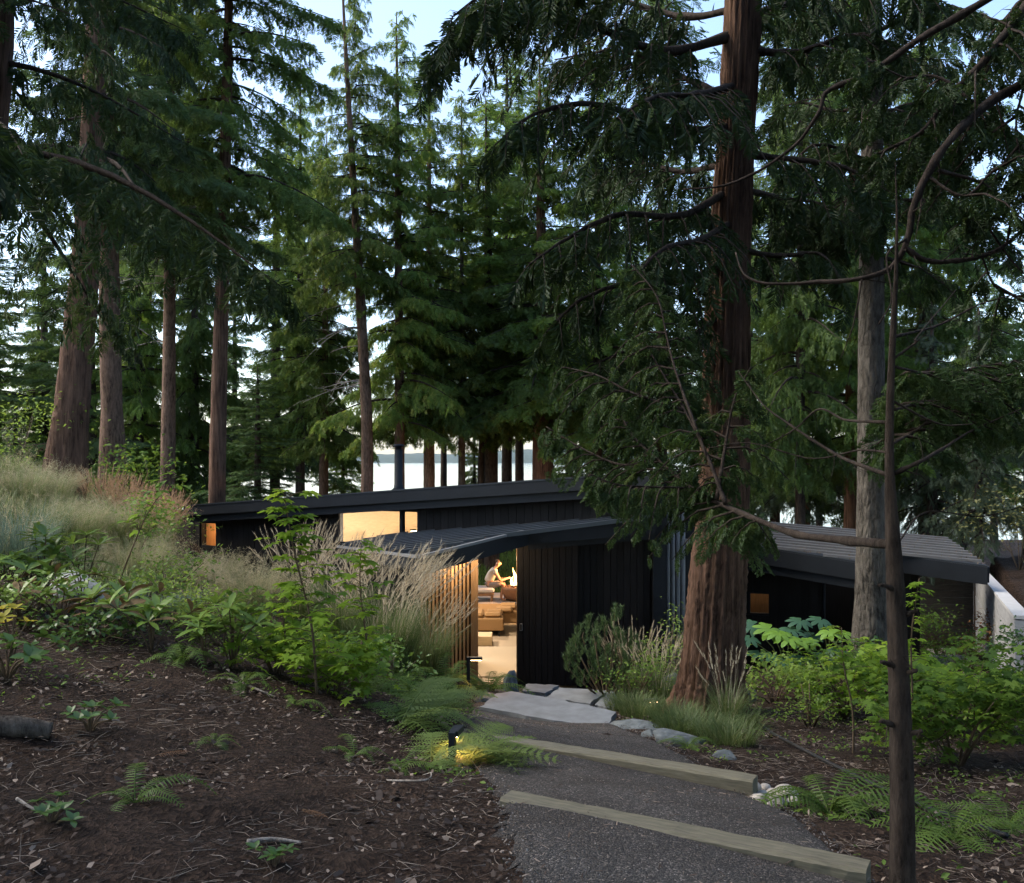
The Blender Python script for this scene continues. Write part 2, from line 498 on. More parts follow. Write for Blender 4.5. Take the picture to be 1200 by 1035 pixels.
# sea and far hills
def watermat():
    m, n, l, b = newmat('sea')
    b.inputs['Base Color'].default_value = (.10, .14, .16, 1); b.inputs['Roughness'].default_value = .1
    mp = texco(n, l, (.25, 1, 1)); t = noise(n, l, mp, .6, 6, .6)
    bp = n.new('ShaderNodeBump'); bp.inputs['Strength'].default_value = .12; bp.inputs['Distance'].default_value = .2
    l.new(t.outputs[0], bp.inputs['Height']); l.new(bp.outputs[0], b.inputs['Normal']); return m
o = from_poly('water', [(-9000, 95, -9), (9000, 95, -9), (9000, 9000, -9), (-9000, 9000, -9)], [(0, 1, 2, 3)], watermat()); tag(o, kind='structure')
acc = Acc()
hx = np.linspace(-5200, 5200, 240)
g = np.random.default_rng(9)
hh = 55 + 22 * np.sin(hx / 700 + 1) + 14 * np.sin(hx / 260) + 6 * np.sin(hx / 90 + 2) + g.normal(0, 1.5, len(hx))
rows = [np.stack([hx, np.full_like(hx, 5600.0), np.full_like(hx, -14.0)], 1), np.stack([hx, np.full_like(hx, 5800.0), hh * .55 - 9], 1),
        np.stack([hx, np.full_like(hx, 6300.0), hh], 1), np.stack([hx, np.full_like(hx, 7600.0), hh * .2 - 14], 1)]
v = np.stack(rows, 0).reshape(-1, 3); m_ = len(hx)
i, j = np.meshgrid(np.arange(m_ - 1), np.arange(3)); a = (j * m_ + i).ravel()
acc.add(v, np.concatenate([np.stack([a, a + 1, a + m_ + 1], 1), np.stack([a, a + m_ + 1, a + m_], 1)]))
tag(acc.build('hills', simple('hill_forest', (.05, .075, .06), .95, scale=.01, bump=0), smooth=True), kind='structure')

# ------------------------------------------------------------------ house
KEEP = {}
def anchor(o):
    """children of this empty are built in world coordinates"""
    KEEP[o.name] = Matrix.Translation(-o.location); return o
_link = link
def link(name, me, parent=None, loc=None):
    o = _link(name, me, parent, loc)
    if parent is not None and parent.name in KEEP: o.matrix_parent_inverse = KEEP[parent.name]
    return o

def boardmat(name, col, var=.5):
    m, n, l, b = newmat(name)
    mp = texco(n, l, (6, 6, .35)); t = noise(n, l, mp, 9, 8, .65)
    oi = n.new('ShaderNodeObjectInfo')
    c = np.array(col)
    r = ramp(n, [(0.3, tuple(c * (1 - var))), (0.75, tuple(c * (1 + var)))]); l.new(t.outputs[0], r.inputs[0])
    hs = n.new('ShaderNodeHueSaturation'); l.new(r.outputs[0], hs.inputs['Color'])
    ma = n.new('ShaderNodeMath'); ma.operation = 'MULTIPLY_ADD'; l.new(oi.outputs['Random'], ma.inputs[0]); ma.inputs[1].default_value = .7; ma.inputs[2].default_value = .65
    l.new(ma.outputs[0], hs.inputs['Value']); l.new(hs.outputs[0], b.inputs['Base Color'])
    b.inputs['Roughness'].default_value = .7; b.inputs['Specular IOR Level'].default_value = .25
    bp = n.new('ShaderNodeBump'); bp.inputs['Strength'].default_value = .5; bp.inputs['Distance'].default_value = .006
    l.new(t.outputs[0], bp.inputs['Height']); l.new(bp.outputs[0], b.inputs['Normal']); return m
BLACKWOOD = boardmat('charred_wood', (.011, .0095, .009))
BACKING = simple('black_backing', (.008, .008, .008), .9, bump=0)
METAL = simple('black_metal', (.013, .016, .020), .55, 0.0, var=.2, scale=3, bump=.04, spec=.22)
ROOFM = simple('roof_metal', (.022, .027, .033), .5, 0.1, var=.2, scale=2, bump=.05, spec=.35)
SEAMM = simple('seam_metal', (.20, .205, .21), .5, 0.1, var=.15, scale=4, bump=.05)
WSEAM = simple('pale_seam', (.15, .148, .147), .55, 0.0, var=.15, scale=4, bump=.05)  # paler than the roof sheet: light on top of the ribs put into colour
DSEAM = simple('dark_seam', (.085, .095, .105), .45, 0.1, var=.15, scale=4, bump=.05)
WARMWOOD = boardmat('warm_wood', (.30, .18, .085), .3)
PLY = simple('plywood', (.58, .46, .29), .55, var=.12, scale=5, stretch=(1, 1, 6), bump=.05)
PLASTER = simple('warm_plaster', (.55, .45, .33), .8, var=.06, bump=.03)
FLOORM = simple('pale_floor', (.50, .42, .32), .55, var=.1, scale=3, bump=.03)
def glassmat():
    m, n, l, b = newmat('glass')
    tr = n.new('ShaderNodeBsdfTransparent'); gl = n.new('ShaderNodeBsdfGlossy'); gl.inputs['Roughness'].default_value = .02
    fr = n.new('ShaderNodeFresnel'); fr.inputs[0].default_value = 1.5
    ge = n.new('ShaderNodeNewGeometry'); iv = n.new('ShaderNodeMath'); iv.operation = 'SUBTRACT'; iv.inputs[0].default_value = 1; l.new(ge.outputs['Backfacing'], iv.inputs[1])
    mu = n.new('ShaderNodeMath'); mu.operation = 'MULTIPLY'; l.new(fr.outputs[0], mu.inputs[0]); l.new(iv.outputs[0], mu.inputs[1])
    mx = n.new('ShaderNodeMixShader'); l.new(mu.outputs[0], mx.inputs[0]); l.new(tr.outputs[0], mx.inputs[1]); l.new(gl.outputs[0], mx.inputs[2])
    l.new(mx.outputs[0], n['Material Output'].inputs[0]); return m
GLASS = glassmat()
def glowmat(name, col, s):
    m, n, l, b = newmat(name)
    e = n.new('ShaderNodeEmission'); e.inputs[0].default_value = (*col, 1); e.inputs[1].default_value = s
    l.new(e.outputs[0], n['Material Output'].inputs[0]); return m
LAMPGLOW = glowmat('lamp_glow', (1, .62, .3), 12)

house = anchor(thing('house', 'low black timber house with angular sloping roofs and warm lit openings', 'house', (0.5, 17.5, FLOOR)))

def wall(name, A, D, L, zb, zt, openings, bw, parent, back, mat=BLACKWOOD, rel=None):
    """timber wall: backing panel pieces and single vertical boards on the camera side; back = direction away from the camera"""
    cuts = sorted({0.0, L} | {s for o in openings for s in o[:2]})
    verts, faces = [], []
    for s0, s1 in zip(cuts[:-1], cuts[1:]):
        segs = [(zb, None)]
        for o in openings:
            if o[0] <= s0 + 1e-6 and o[1] >= s1 - 1e-6: segs = [(zb, o[2]), (o[3], None)]
        for z0, z1 in segs:
            k = len(verts)
            for off in (0.03, 0.18):
                for s, z in ((s0, z0), (s1, z0), (s1, z1 if z1 is not None else zt(s1)), (s0, z1 if z1 is not None else zt(s0))):
                    p = A + D * s + back * off; verts.append((p[0], p[1], z))
            faces += [tuple(k + q for q in f) for f in BOXF]
    w = from_poly(name, verts, faces, BACKING, parent)
    n = int(round(L / bw)); edges = np.linspace(0, L, n + 1)
    for s0, s1 in zip(edges[:-1], edges[1:]):
        mid = (s0 + s1) / 2
        segs = [(zb, None)]
        for o in openings:
            if o[0] < mid < o[1]: segs = [(zb, o[2]), (o[3], None)]
        for z0, z1 in segs:
            off = rnd.uniform(-.004, .004)
            q = []
            for z in (0, 1):
                for s, b in ((s0 + .004, off - .012), (s1 - .004, off - .012), (s1 - .004, .028), (s0 + .004, .028)):
                    p = A + D * s + back * b
                    q.append((p[0], p[1], z0 if z == 0 else (z1 if z1 is not None else zt(s))))
            from_poly('board', q, BOXF, mat, w)
    return w

def s_on(A, D, px):
    k = (px - 600) / F      # x = k*y on line A + D s
    return (k * A[1] - A[0]) / (D[0] - k * D[1])

def window(parent, A, D, back, s0, s1, z0, z1, fw=.05, divs=(), inset=.06):
    wn_ = bpy.data.objects.new('window', None); C.objects.link(wn_); wn_.parent = parent
    if parent.name in KEEP: wn_.matrix_parent_inverse = KEEP[parent.name]
    def bar(sa, sb, za, zb):
        q = []
        for z in (za, zb):
            for s, b in ((sa, inset - .05), (sb, inset - .05), (sb, inset + .05), (sa, inset + .05)):
                p = A + D * s + back * b; q.append((p[0], p[1], z))
        from_poly('frame', q, BOXF, METAL, wn_)
    bar(s0, s0 + fw, z0, z1); bar(s1 - fw, s1, z0, z1); bar(s0 + fw, s1 - fw, z0, z0 + fw); bar(s0 + fw, s1 - fw, z1 - fw, z1)
    for d in divs: bar(d - fw * .7, d + fw * .7, z0 + fw, z1 - fw)
    ed = [s0 + fw] + [x for d in divs for x in (d - fw * .7, d + fw * .7)] + [s1 - fw]
    for sa, sb in zip(ed[0::2], ed[1::2]):
        q = []
        for b in (inset - .004, inset + .004):
            for s, z in ((sa, z0 + fw), (sb, z0 + fw), (sb, z1 - fw), (sa, z1 - fw)):
                p = A + D * s + back * b; q.append((p[0], p[1], z))
        from_poly('pane', q, BOXF, GLASS, wn_)
    return wn_

def v3(p, z): return np.array([p[0], p[1], z])
# main volume: roof first (fixes the wall top)
OV = 0.38
FA, FB_ = MR - MN * OV - MD * .25, ML - MN * OV + MD * .3       # front edge line of the roof
fpl = (v3(FA, 0), np.array([MN[0], MN[1], 0]))
tl, tr_ = hit(fpl, 216, 592.5), hit(fpl, 772, 552.5)
def roof_z(s):                                                   # top of the front edge above wall position s
    q = A2 = MR + MD * s
    t = np.dot(q - tr_[:2], MD) / np.dot(tl[:2] - tr_[:2], MD)
    return tr_[2] + (tl[2] - tr_[2]) * t
BK = v3(MN * (DEPTH + .9), -.35)
roof = prism('roof', [tl + (0, 0, -.14), tr_ + (0, 0, -.14), tr_ + BK + (0, 0, -.14), tl + BK + (0, 0, -.14)], [tl, tr_, tr_ + BK, tl + BK], ROOFM, house)
MN3, MD3 = v3(MN, 0), v3(MD, 0)
def fascia_band(name, a, b, out, z0, z1, th, par, mat=METAL):
    """band below the line a-b from z0 to z1 (negative down), its outer face at offset out"""
    t = unit(b - a); s = np.array([t[1], -t[0], 0.0]); s = s / np.linalg.norm(s)
    if s[1] > 0: s = -s                      # towards the camera
    q = [p + s * o + (0, 0, z) for z in (z0, z1) for p, o in ((a, out), (b, out), (b, out - th), (a, out - th))]
    return from_poly(name, q, BOXF, mat, par)
fascia_band('fascia', tr_, tl, .015, -.24, -.02, .05, roof)
fascia_band('fascia', tr_, tl, -.07, -.40, -.243, .05, roof)
fascia_band('drip_edge', tr_, tl, .03, -.018, .012, .06, roof, ROOFM)
# window openings in the main wall
sw0, sw1, swd = s_on(MR, MD, 491), s_on(MR, MD, 396), s_on(MR, MD, 469.5)
ss0, ss1 = s_on(MR, MD, 254), s_on(MR, MD, 235)
def zat(px, py, A=MR, D=MD):
    s = s_on(A, D, px); p = A + D * s; return EYE - (py - HORIZON) / F * p[1]
win_t = zat(440, 596); win_b = zat(440, 640)
sm_t, sm_b = zat(245, 612), zat(245, 641)
mw = wall('main_wall', MR, MD, MLEN, -.3, lambda s: roof_z(s) - .2, [(s_on(MR, MD, 690), s_on(MR, MD, 535), -.3, 2.42), (sw0, sw1, win_b, win_t), (ss0, ss1, sm_b, sm_t)], .17, house, MN)
window(house, MR, MD, MN, sw0, sw1, win_b, win_t, divs=(swd,))
window(house, MR, MD, MN, ss0, ss1, sm_b, sm_t, fw=.025)
# end wall, back wall, inner shell
def slab_wall(name, a, b, z0, z1a, z1b, th, mat, par):
    a, b = np.array(a), np.array(b); t = (b - a) / np.linalg.norm(b - a); n_ = np.array([-t[1], t[0]]) * th
    q = [v3(a, z0), v3(b, z0), v3(b + n_, z0), v3(a + n_, z0), v3(a, z1a), v3(b, z1b), v3(b + n_, z1b), v3(a + n_, z1a)]
    return from_poly(name, q, BOXF, mat, par)
zL, zR = roof_z(MLEN) - .2, roof_z(0) - .2
slab_wall('end_wall', ML - MD * .16, BL - MD * .16, -.3, zL, zL - .3, .14, BLACKWOOD, house)
sback = 7.7                                                      # back is open (sliding glass) from 0 to sback
slab_wall('back_wall', BR + MD * sback, BL, -.3, zR - .7, zL - .32, .15, BLACKWOOD, house)
slab_wall('back_wall', BR + MD * -.1, BR + MD * 4.2, -.3, zR - .5, zR - .5, .15, BLACKWOOD, house)
slab_wall('header', BR + MD * 4.2, BR + MD * sback, 2.45, zR - .5, zR - .7, .15, BLACKWOOD, house)
slab_wall('side_wall', BR, MR + MN * .2, -.3, zR - .34, zR, .15, BLACKWOOD, house)
prism('floor', [v3(p, -.1) for p in (MR + MN * .2, BR - MN * .16, BL - MN * .16, ML + MN * .2)], [v3(p, FLOOR) for p in (MR + MN * .2, BR - MN * .16, BL - MN * .16, ML + MN * .2)], FLOORM, house)
def ceil_z(p): return roof_z(np.dot(p - MR, MD)) - .36 * np.dot(p - MR, MN) / 6 - .22
# inner linings (seen through the windows and the door)
sp = s_on(MR, MD, 392) - .15
prt = MR + MD * (sp + .9)
slab_wall('room_partition', prt + MN * .25, prt + MN * (DEPTH - .2), FLOOR, 2.85, 2.75, .1, PLY, house)
slab_wall('inner_lining', BR + MD * (sback + .1) - MN * .2, BL + MD * -.3 - MN * .2, FLOOR, 2.68, 2.42, .05, PLY, house)
box_c = MR + MD * (swd + .75) + MN * 2.2
cab = [box_c + MD * a + MN * b for a, b in ((-.75, 0), (.55, 0), (.55, .9), (-.75, .9))]
o = prism('plywood_cabinet', [v3(p, FLOOR) for p in cab], [v3(p, 2.36) for p in cab], PLY); tag(o, 'tall pale plywood cabinet behind the big upper window', 'cabinet')
rm = MR + MD * (MLEN - .2)
slab_wall('room_lining', rm + MN * .25, rm + MN * 3, FLOOR + 1, 2.6, 2.5, .08, WARMWOOD, house)
q0 = MR + MD * (ss0 - 2.0) + MN * 1.5
slab_wall('room_lining', q0, rm + MN * 1.5, FLOOR + 1, 2.6, 2.5, .08, WARMWOOD, house)
# flue on the main roof
fp = hit(fpl, 437, 577); fb = fp + MN3 * .9
acc = Acc(); tube(acc, [fb + (0, 0, -.2), fb + (0, 0, .03), fb + (0, 0, .12), fb + (0, 0, .13), fb + (0, 0, .87)], [.10, .10, .10, .085, .085], 20)
fl = acc.build('flue', METAL, house, smooth=False)
acc = Acc(); tube(acc, [fb + (0, 0, .87), fb + (0, 0, .93), fb + (0, 0, .935), fb + (0, 0, .99)], [.06, .06, .12, .10], 20); acc.build('flue_cap', METAL, fl)
acc = Acc(); tube(acc, [fb + (0, 0, -.06), fb + (0, 0, .02), fb + (0, 0, .07)], [.17, .16, .10], 20); acc.build('collar', METAL, fl)
box('flashing', fb + (-.3, -.24, -.16), fb + (.3, .24, -.02), METAL, fl)

# entry volume: canopy roof on a tilted plane
E3, B1, E1 = P(490, 652, 12.9), np.array([*(MR + MD * s_on(MR, MD, 490)), 0]), P(768, 607.5, 16.08)
B1[2] = EYE - (625.5 - HORIZON) / F * B1[1]
epl = plane3(E3, B1, E1)
E2, E4 = P(619, 620.5, 16.08), hit(epl, 396, 640)
def onmain(s):
    p = MR + MD * s - MN * .02; return v3(p, zon(epl, *p))
KB, KR = onmain(s_on(MR, MD, 455)), onmain(.02)
loop = [E3, E2, E1, KR, KB, E4]
er = prism('entry_roof', [p + (0, 0, -.06) for p in loop], loop, ROOFM, house)
fascia_band('fascia', E3, E2, .012, -.27, -.03, .05, er)
fascia_band('fascia', E2, E1, .012, -.26, -.03, .05, er)
fascia_band('fascia', E2, E1, -.07, -.36, -.262, .05, er)
fascia_band('fascia', E4, E3, .012, -.20, -.03, .05, er)
fascia_band('drip_edge', E3, E2, .03, -.028, .012, .05, er, SEAMM)
fascia_band('drip_edge', E2, E1, .03, -.028, .012, .05, er)
fascia_band('drip_edge', E4, E3, .03, -.028, .012, .05, er, SEAMM)
sof = [p + (0, 0, -.19) for p in loop]
prism('soffit', [p + (0, 0, -.03) for p in sof], sof, BACKING, er)
# standing seams, running from the left eave to the right
sdirn = unit(np.array([1.0, .34, 0.0])); off_n = np.array([-sdirn[1], sdirn[0], 0])
poly2 = [p[:2] for p in loop]
def clip_line(o2, d2, poly):
    ts = []
    for i in range(len(poly)):
        a, b = poly[i], poly[(i + 1) % len(poly)]; e = b - a
        den = d2[0] * e[1] - d2[1] * e[0]
        if abs(den) < 1e-9: continue
        w = a - o2; t = (w[0] * e[1] - w[1] * e[0]) / den; u = (w[0] * d2[1] - w[1] * d2[0]) / den
        if 0 <= u <= 1: ts.append(t)
    return (min(ts), max(ts)) if len(ts) >= 2 else None
for k in range(-40, 60):
    o2 = np.array([-1.0, 15.0]) + off_n[:2] * k * .46
    c = clip_line(o2, sdirn[:2], poly2)
    if c and c[1] - c[0] > .3:
        a2, b2 = o2 + sdirn[:2] * (c[0] + .03), o2 + sdirn[:2] * (c[1] - .05)
        beam('seam', v3(a2, zon(epl, *a2) + .018), v3(b2, zon(epl, *b2) + .03), .05, .07, DSEAM, er)
# entry walls
dz = lambda x: zon(epl, x, DOOR_Y) - .1
XO0, XO1 = (560 - 600) / F * DOOR_Y, (606 - 600) / F * DOOR_Y
ew = wall('entry_wall', np.array([XO1 + 1.05, DOOR_Y + .05]), np.array([1.0, 0]), 2.42 - XO1 - 1.05, FLOOR - .25, lambda s: dz(XO1 + 1.05 + s), [], .115, house, np.array([0, 1.0]))
# the sliding door: black boards on a backing panel, half open
sd = wall('door', np.array([XO1, DOOR_Y - .03]), np.array([1.0, 0]), 1.06, FLOOR - .02, lambda s: dz(XO1 + s), [], .106, house, np.array([0, 1.0]))
hp = P(610.5, 735, DOOR_Y - .045)
box('handle', hp + (-.025, -.012, -.065), hp + (.025, .0, .065), simple('steel', (.5, .5, .5), .3, 1.0, bump=0), sd, bevel=.006)
box('handle_recess', hp + (-.013, -.016, -.05), hp + (.013, -.011, .05), BACKING, sd)
box('jamb', (XO1 - .012, DOOR_Y - .02, FLOOR), (XO1 - .001, DOOR_Y + .2, dz(XO1)), WARMWOOD, house)
XS = (552 - 600) / F * DOOR_Y
box('jamb', (XS, DOOR_Y - .02, FLOOR), (XO0, DOOR_Y + .16, dz(XO0)), WARMWOOD, house)
# slatted wood screen
scr = link('slat_screen', None, house)
X0 = (492 - 600) / F * DOOR_Y
box('screen_backing', (X0, DOOR_Y + .08, FLOOR - .2), (XS - .01, DOOR_Y + .12, dz(X0)), simple('dark_wood_back', (.07, .045, .025), .8), scr)
ns = 13
for k in range(ns):
    x = X0 + (XS - .02 - X0) * (k + .5) / ns
    box('slat', (x - .019, DOOR_Y - .0, FLOOR - .2), (x + .019, DOOR_Y + .075, dz(x)), WARMWOOD, scr)
prism('floor', [(-1.62, DOOR_Y + .12, -.1), (2.4, DOOR_Y + .12, -.1), (2.4, 18.3, -.1), (-1.62, 19.2, -.1)], [(-1.62, DOOR_Y + .12, FLOOR - .004), (2.4, DOOR_Y + .12, FLOOR - .004), (2.4, 18.3, FLOOR - .004), (-1.62, 19.2, FLOOR - .004)], FLOORM, house)
slab_wall('hall_partition', (-.72, DOOR_Y + .17), (-1.15, 18.2), FLOOR, 2.4, 2.3, .08, PLASTER, house)
box('threshold', (XS, DOOR_Y - .12, -.05), (XO1, DOOR_Y + .11, FLOOR + .012), simple('corten_sill', (.14, .075, .045), .7), house)
# corner post and ribbed metal cladding, upper side window
cp = P(772.5, 640, 16.35)
box('corner_post', (P(765, 0, 16.35)[0], 16.3, -.3), (P(780, 0, 16.35)[0], 16.62, 3.62), METAL, house)
cl = box('metal_cladding', (P(780, 0, 16.5)[0], 16.56, -.3), (P(812, 0, 16.5)[0] + .9, 16.62, 3.6), METAL, house)
for k, px in enumerate((783.5, 789.5, 795.5, 801.5)):
    x = P(px, 0, 16.5)[0]
    acc = Acc(); tube(acc, [(x, 16.56, -.3), (x, 16.56, 1.5), (x, 16.56, 3.3)], [.036] * 3, 12); acc.build('rib', SEAMM, cl, smooth=True)
acc = Acc()
for z0 in (.85, 1.75):
    pass
gx0 = P(803, 0, 16.4)[0]
box('gutter', (gx0, 16.36, 2.55), (gx0 + 1.2, 16.48, 2.63), SEAMM, house)

# wing: roof plane with stepped eave
A_, B_, C_ = P(866, 609, 21), P(1109, 630, 19.5), P(1157, 663, 16.6)
wpl = plane3(A_, B_, C_)
F_, F2, D_ = hit(wpl, 862, 636), hit(wpl, 1028, 661.5), hit(wpl, 1031, 646.5)
A0, F0 = hit(wpl, 806, 604), hit(wpl, 806, 627)
loop = [F0, F_, F2, D_, C_, B_, A_, A0]
wr = prism('wing_roof', [p + (0, 0, -.06) for p in loop], loop, ROOFM, house)
fascia_band('fascia', F_, F2, .012, -.33, -.03, .05, wr)
fascia_band('fascia', F_, F2, -.06, -.50, -.333, .05, wr)
fascia_band('fascia', D_, C_, .012, -.34, -.03, .05, wr)
fascia_band('fascia', F2, D_, .012, -.33, -.03, .05, wr)
e = unit(B_ - C_); beam('fascia', C_ + e * .03 + (.02, 0, -.17), B_ + (.02, 0, -.17), .05, .28, METAL, wr)
sof = [p + (0, 0, -.31) for p in loop]
prism('soffit', [p + (0, 0, -.03) for p in sof], sof, BACKING, wr)
wd = unit(np.array([*(B_ - A_)[:2], 0])); wo = np.array([-wd[1], wd[0], 0]); poly2 = [p[:2] for p in loop]
for k in range(-40, 40):
    o2 = A_[:2] + wo[:2] * (k * .30 + .05)
    c = clip_line(o2, wd[:2], poly2)
    if c and c[1] - c[0] > .3:
        a2, b2 = o2 + wd[:2] * (c[0] + .02), o2 + wd[:2] * (c[1] - .02)
        beam('seam', v3(a2, zon(wpl, *a2) + .02), v3(b2, zon(wpl, *b2) + .02), .10, .05, WSEAM, wr)
wz = lambda s: zon(wpl, *(WA + WD * s)) - .3
s0, s1 = s_on(WA, WD, 903), s_on(WA, WD, 877)
s0, s1 = min(s0, s1), max(s0, s1)
zt_, zb_ = zat(890, 694, WA, WD), zat(890, 721, WA, WD)
sdk0, sdk1 = s_on(WA, WD, 968), s_on(WA, WD, 1062)
ww = wall('wing_wall', WA, WD, WLEN, -.25, wz, [(s0, s1, zb_, zt_), (sdk0, sdk1, FLOOR + .05, wz(sdk1) - .02)], .15, house, WNb)
window(house, WA, WD, WNb, s0, s1, zb_, zt_, fw=.035)
prism('wing_back', [v3(p, -.2) for p in (WBK[0], WBK[1], WBK[1] + WNb * .15, WBK[0] + WNb * .15)], [v3(p, 2.3) for p in (WBK[0], WBK[1], WBK[1] + WNb * .15, WBK[0] + WNb * .15)], BLACKWOOD, house)
slab_wall('wing_end', WB - WD * .16 + WNb * .2, WBK[1] - WD * .16, -.2, 1.95, 2.1, .14, BLACKWOOD, house)
slab_wall('wing_end', WA + WNb * .2, WBK[0], -.2, 2.1, 2.3, .14, BLACKWOOD, house)
p = WA + WD * s_on(WA, WD, 965.5) - WNb * .03
acc = Acc(); tube(acc, [v3(p, -.2), v3(p, 1), v3(p, wz(2.5) + .05)], [.03] * 3, 10); acc.build('downpipe', METAL, house, smooth=True)

lw = WA + WD * .2 + WNb * 1.3; lw2 = WA + WD * 2.5 + WNb * 1.3
slab_wall('room_lining', lw, lw2, FLOOR, 2.0, 1.9, .06, WARMWOOD, house)  # warm lining added behind the small wing window to catch the added lamp
for nm, pl_, poly_, cnt in (('entry', epl, [p[:2] for p in (E3, E2, E1, KR, KB, E4)], 900), ('wing', wpl, [p[:2] for p in (F_, F2, D_, C_, B_, A_)], 1300)):
    g = np.random.default_rng(cnt); pa = np.array(poly_); x = g.uniform(pa[:, 0].min(), pa[:, 0].max(), cnt * 2); y = g.uniform(pa[:, 1].min(), pa[:, 1].max(), cnt * 2); k_ = inpoly(x, y, [tuple(p) for p in poly_]); x, y = x[k_], y[k_]
    acc = Acc(); n_ = len(x); a_ = g.uniform(0, 6.28, n_); X = np.stack([np.cos(a_), np.sin(a_), np.zeros(n_)], 1); Y = np.stack([-np.sin(a_), np.cos(a_), np.zeros(n_)], 1)
    acc.inst(np.array([(0, -.5, 0), (0, .5, 0), (1, 0, .05)]), np.array([(0, 1, 2)]), np.stack([x, y, np.array([zon(pl_, u, w) for u, w in zip(x, y)]) + .006], 1), X, Y, np.tile(UP, (n_, 1)), np.stack([g.uniform(.03, .1, n_), g.uniform(.006, .02, n_), np.ones(n_)], 1), g.uniform(0, 1, n_))
    o = acc.build('roof_needle_litter', leafmat('roof_needles', (.06, .04, .025), (.16, .11, .07), trans=0), er if nm == 'entry' else wr); o['kind'] = 'stuff'
# lamps of the house: fixtures in ceilings and soffit with their own light
def lamp(parent, loc, power, rad=.07, col=(1, .73, .47), spot=None):
    acc = Acc(); l3 = np.array(loc, float); tube(acc, [l3 + (0, 0, .03), l3 + (0, 0, .0)], [rad, rad], 14)
    f = acc.build('ceiling_lamp', METAL, parent)
    acc = Acc(); tube(acc, [l3 + (0, 0, -.002), l3 + (0, 0, -.008)], [rad * .8, rad * .8], 14); acc.build('lamp_glow', LAMPGLOW, f)
    li = bpy.data.lights.new('lamp_light', 'SPOT' if spot else 'POINT'); li.energy = power; li.color = col; li.shadow_soft_size = .06
    if spot: li.spot_size = math.radians(spot); li.spot_blend = .6
    lo = bpy.data.objects.new('lamp_light', li); C.objects.link(lo); lo.parent = f; lo.location = l3 + (0, 0, -.05)
    return f
def inm(s, b, z): return v3(MR + MD * s + MN * b, z)
lamp(house, (-.35, 17.3, 2.35), 40)
lamp(house, inm(5.6, 1.2, 2.42), 75)
lamp(house, inm(5.8, 3.9, 2.42), 75)
lamp(house, inm(swd + .3, .9, 2.5), 42, col=(1, .94, .84))
lamp(house, v3(WA + WD * 1.3 + WNb * .9, 1.9), 2.5)  # added lamp, fixture unseen; gives the small wing window its warm tone
lamp(house, inm(ss1 - .3, .85, 2.42), 8, col=(1, .52, .22))
lamp(house, (-1.05, DOOR_Y - .35, zon(epl, -1.05, DOOR_Y - .35) - .28), 14, .04)
lamp(house, (-.35, DOOR_Y - .35, zon(epl, -.35, DOOR_Y - .35) - .28), 10, .04)

# ------------------------------------------------------------------ things inside and on the terrace
o = prism('terrace', [(x, y, -.6) for x, y in TERR], [(x, y, -.02) for x, y in TERR], simple('terrace_stone', (.36, .31, .26), .7, scale=2, bump=.1)); tag(o, kind='structure')
FAB = simple('sofa_fabric', (.33, .20, .09), .9, var=.12, scale=60, bump=.3)
sofa = anchor(thing('sofa', 'low brown corner sofa seen through the open door', 'sofa', (-1, 21.4, FLOOR)))
sc = P(590, 0, 20.8)[0]
def soft(name, lo, hi, mat, par, bev=.05): return box(name, lo, hi, mat, par, bevel=bev)
soft('base', (sc - 2.4, 20.8, FLOOR + .13), (sc, 21.75, .50), FAB, sofa, .02)
soft('base', (sc - .95, 21.76, FLOOR + .13), (sc + .35, 23.0, .50), FAB, sofa, .02)
box('plinth', (sc - 2.3, 20.95, FLOOR + .06), (sc - .08, 21.6, FLOOR + .128), BACKING, sofa)
for x in (sc - .1, sc - 1.2): 
    box('leg', (x - .02, 20.84, FLOOR), (x + .02, 20.88, FLOOR + .13), METAL, sofa)
for x0, x1, y0, y1 in ((sc - 2.3, sc - 1.2, 20.86, 21.6), (sc - 1.18, sc - .45, 20.86, 21.6), (sc - .43, sc - .04, 20.9, 21.2), (sc - .4, sc - .02, 21.22, 21.55), (sc - .2, sc + .2, 21.6, 22.0), (sc - .1, sc + .3, 22.02, 22.5)):
    soft('cushion', (x0, y0, .502), (x1, y1, .60 + rnd.uniform(-.015, .015)), FAB, sofa, .045)
o = box('rug', (-1.2, 16.9, FLOOR + .001), (.75, 19.6, FLOOR + .022), simple('cream_rug', (.62, .55, .44), .95, var=.06, scale=50, bump=.3), bevel=.006); tag(o, 'cream rug on the hall floor inside the door', 'rug')
o = box('low_plinth', (-1.5, 19.75, FLOOR + .001), (-.42, 20.3, FLOOR + .20), PLY, bevel=.01); tag(o, 'small low wooden plinth left of the sofa', 'plinth')
# fire bowl with flame
FC = np.array([P(607, 0, 27)[0], 27.0, -.02])
bowl = anchor(thing('fire_bowl', 'round rust brown fire bowl burning on the terrace', 'fire bowl', FC))
acc = Acc(); a = np.linspace(0, 1, 10); prof = [(FC + (0, 0, .0 + .40 * (1 - math.cos(t * 1.5)) / (1 - math.cos(1.5))), .15 + .33 * math.sin(t * 1.5) / math.sin(1.5)) for t in a]
tube(acc, [p for p, r in prof] + [FC + (0, 0, .401), FC + (0, 0, .34)], [r for p, r in prof] + [.43, .40], 36); acc.build('basin', simple('corten', (.22, .11, .055), .75, scale=12), bowl, smooth=True)
acc = Acc()
for k in range(26):
    q = FC + (rng.uniform(-.3, .3), rng.uniform(-.3, .3), .35 + rng.uniform(0, .05)); r = rng.uniform(.04, .08)
    tube(acc, [q + (0, 0, -r), q + (0, 0, -r * .5), q + (0, 0, r * .5), q + (0, 0, r)], [r * .5, r, r, r * .4], 6)
o = acc.build('lava_rock', simple('lava', (.10, .05, .03), .9), bowl); o['kind'] = 'stuff'
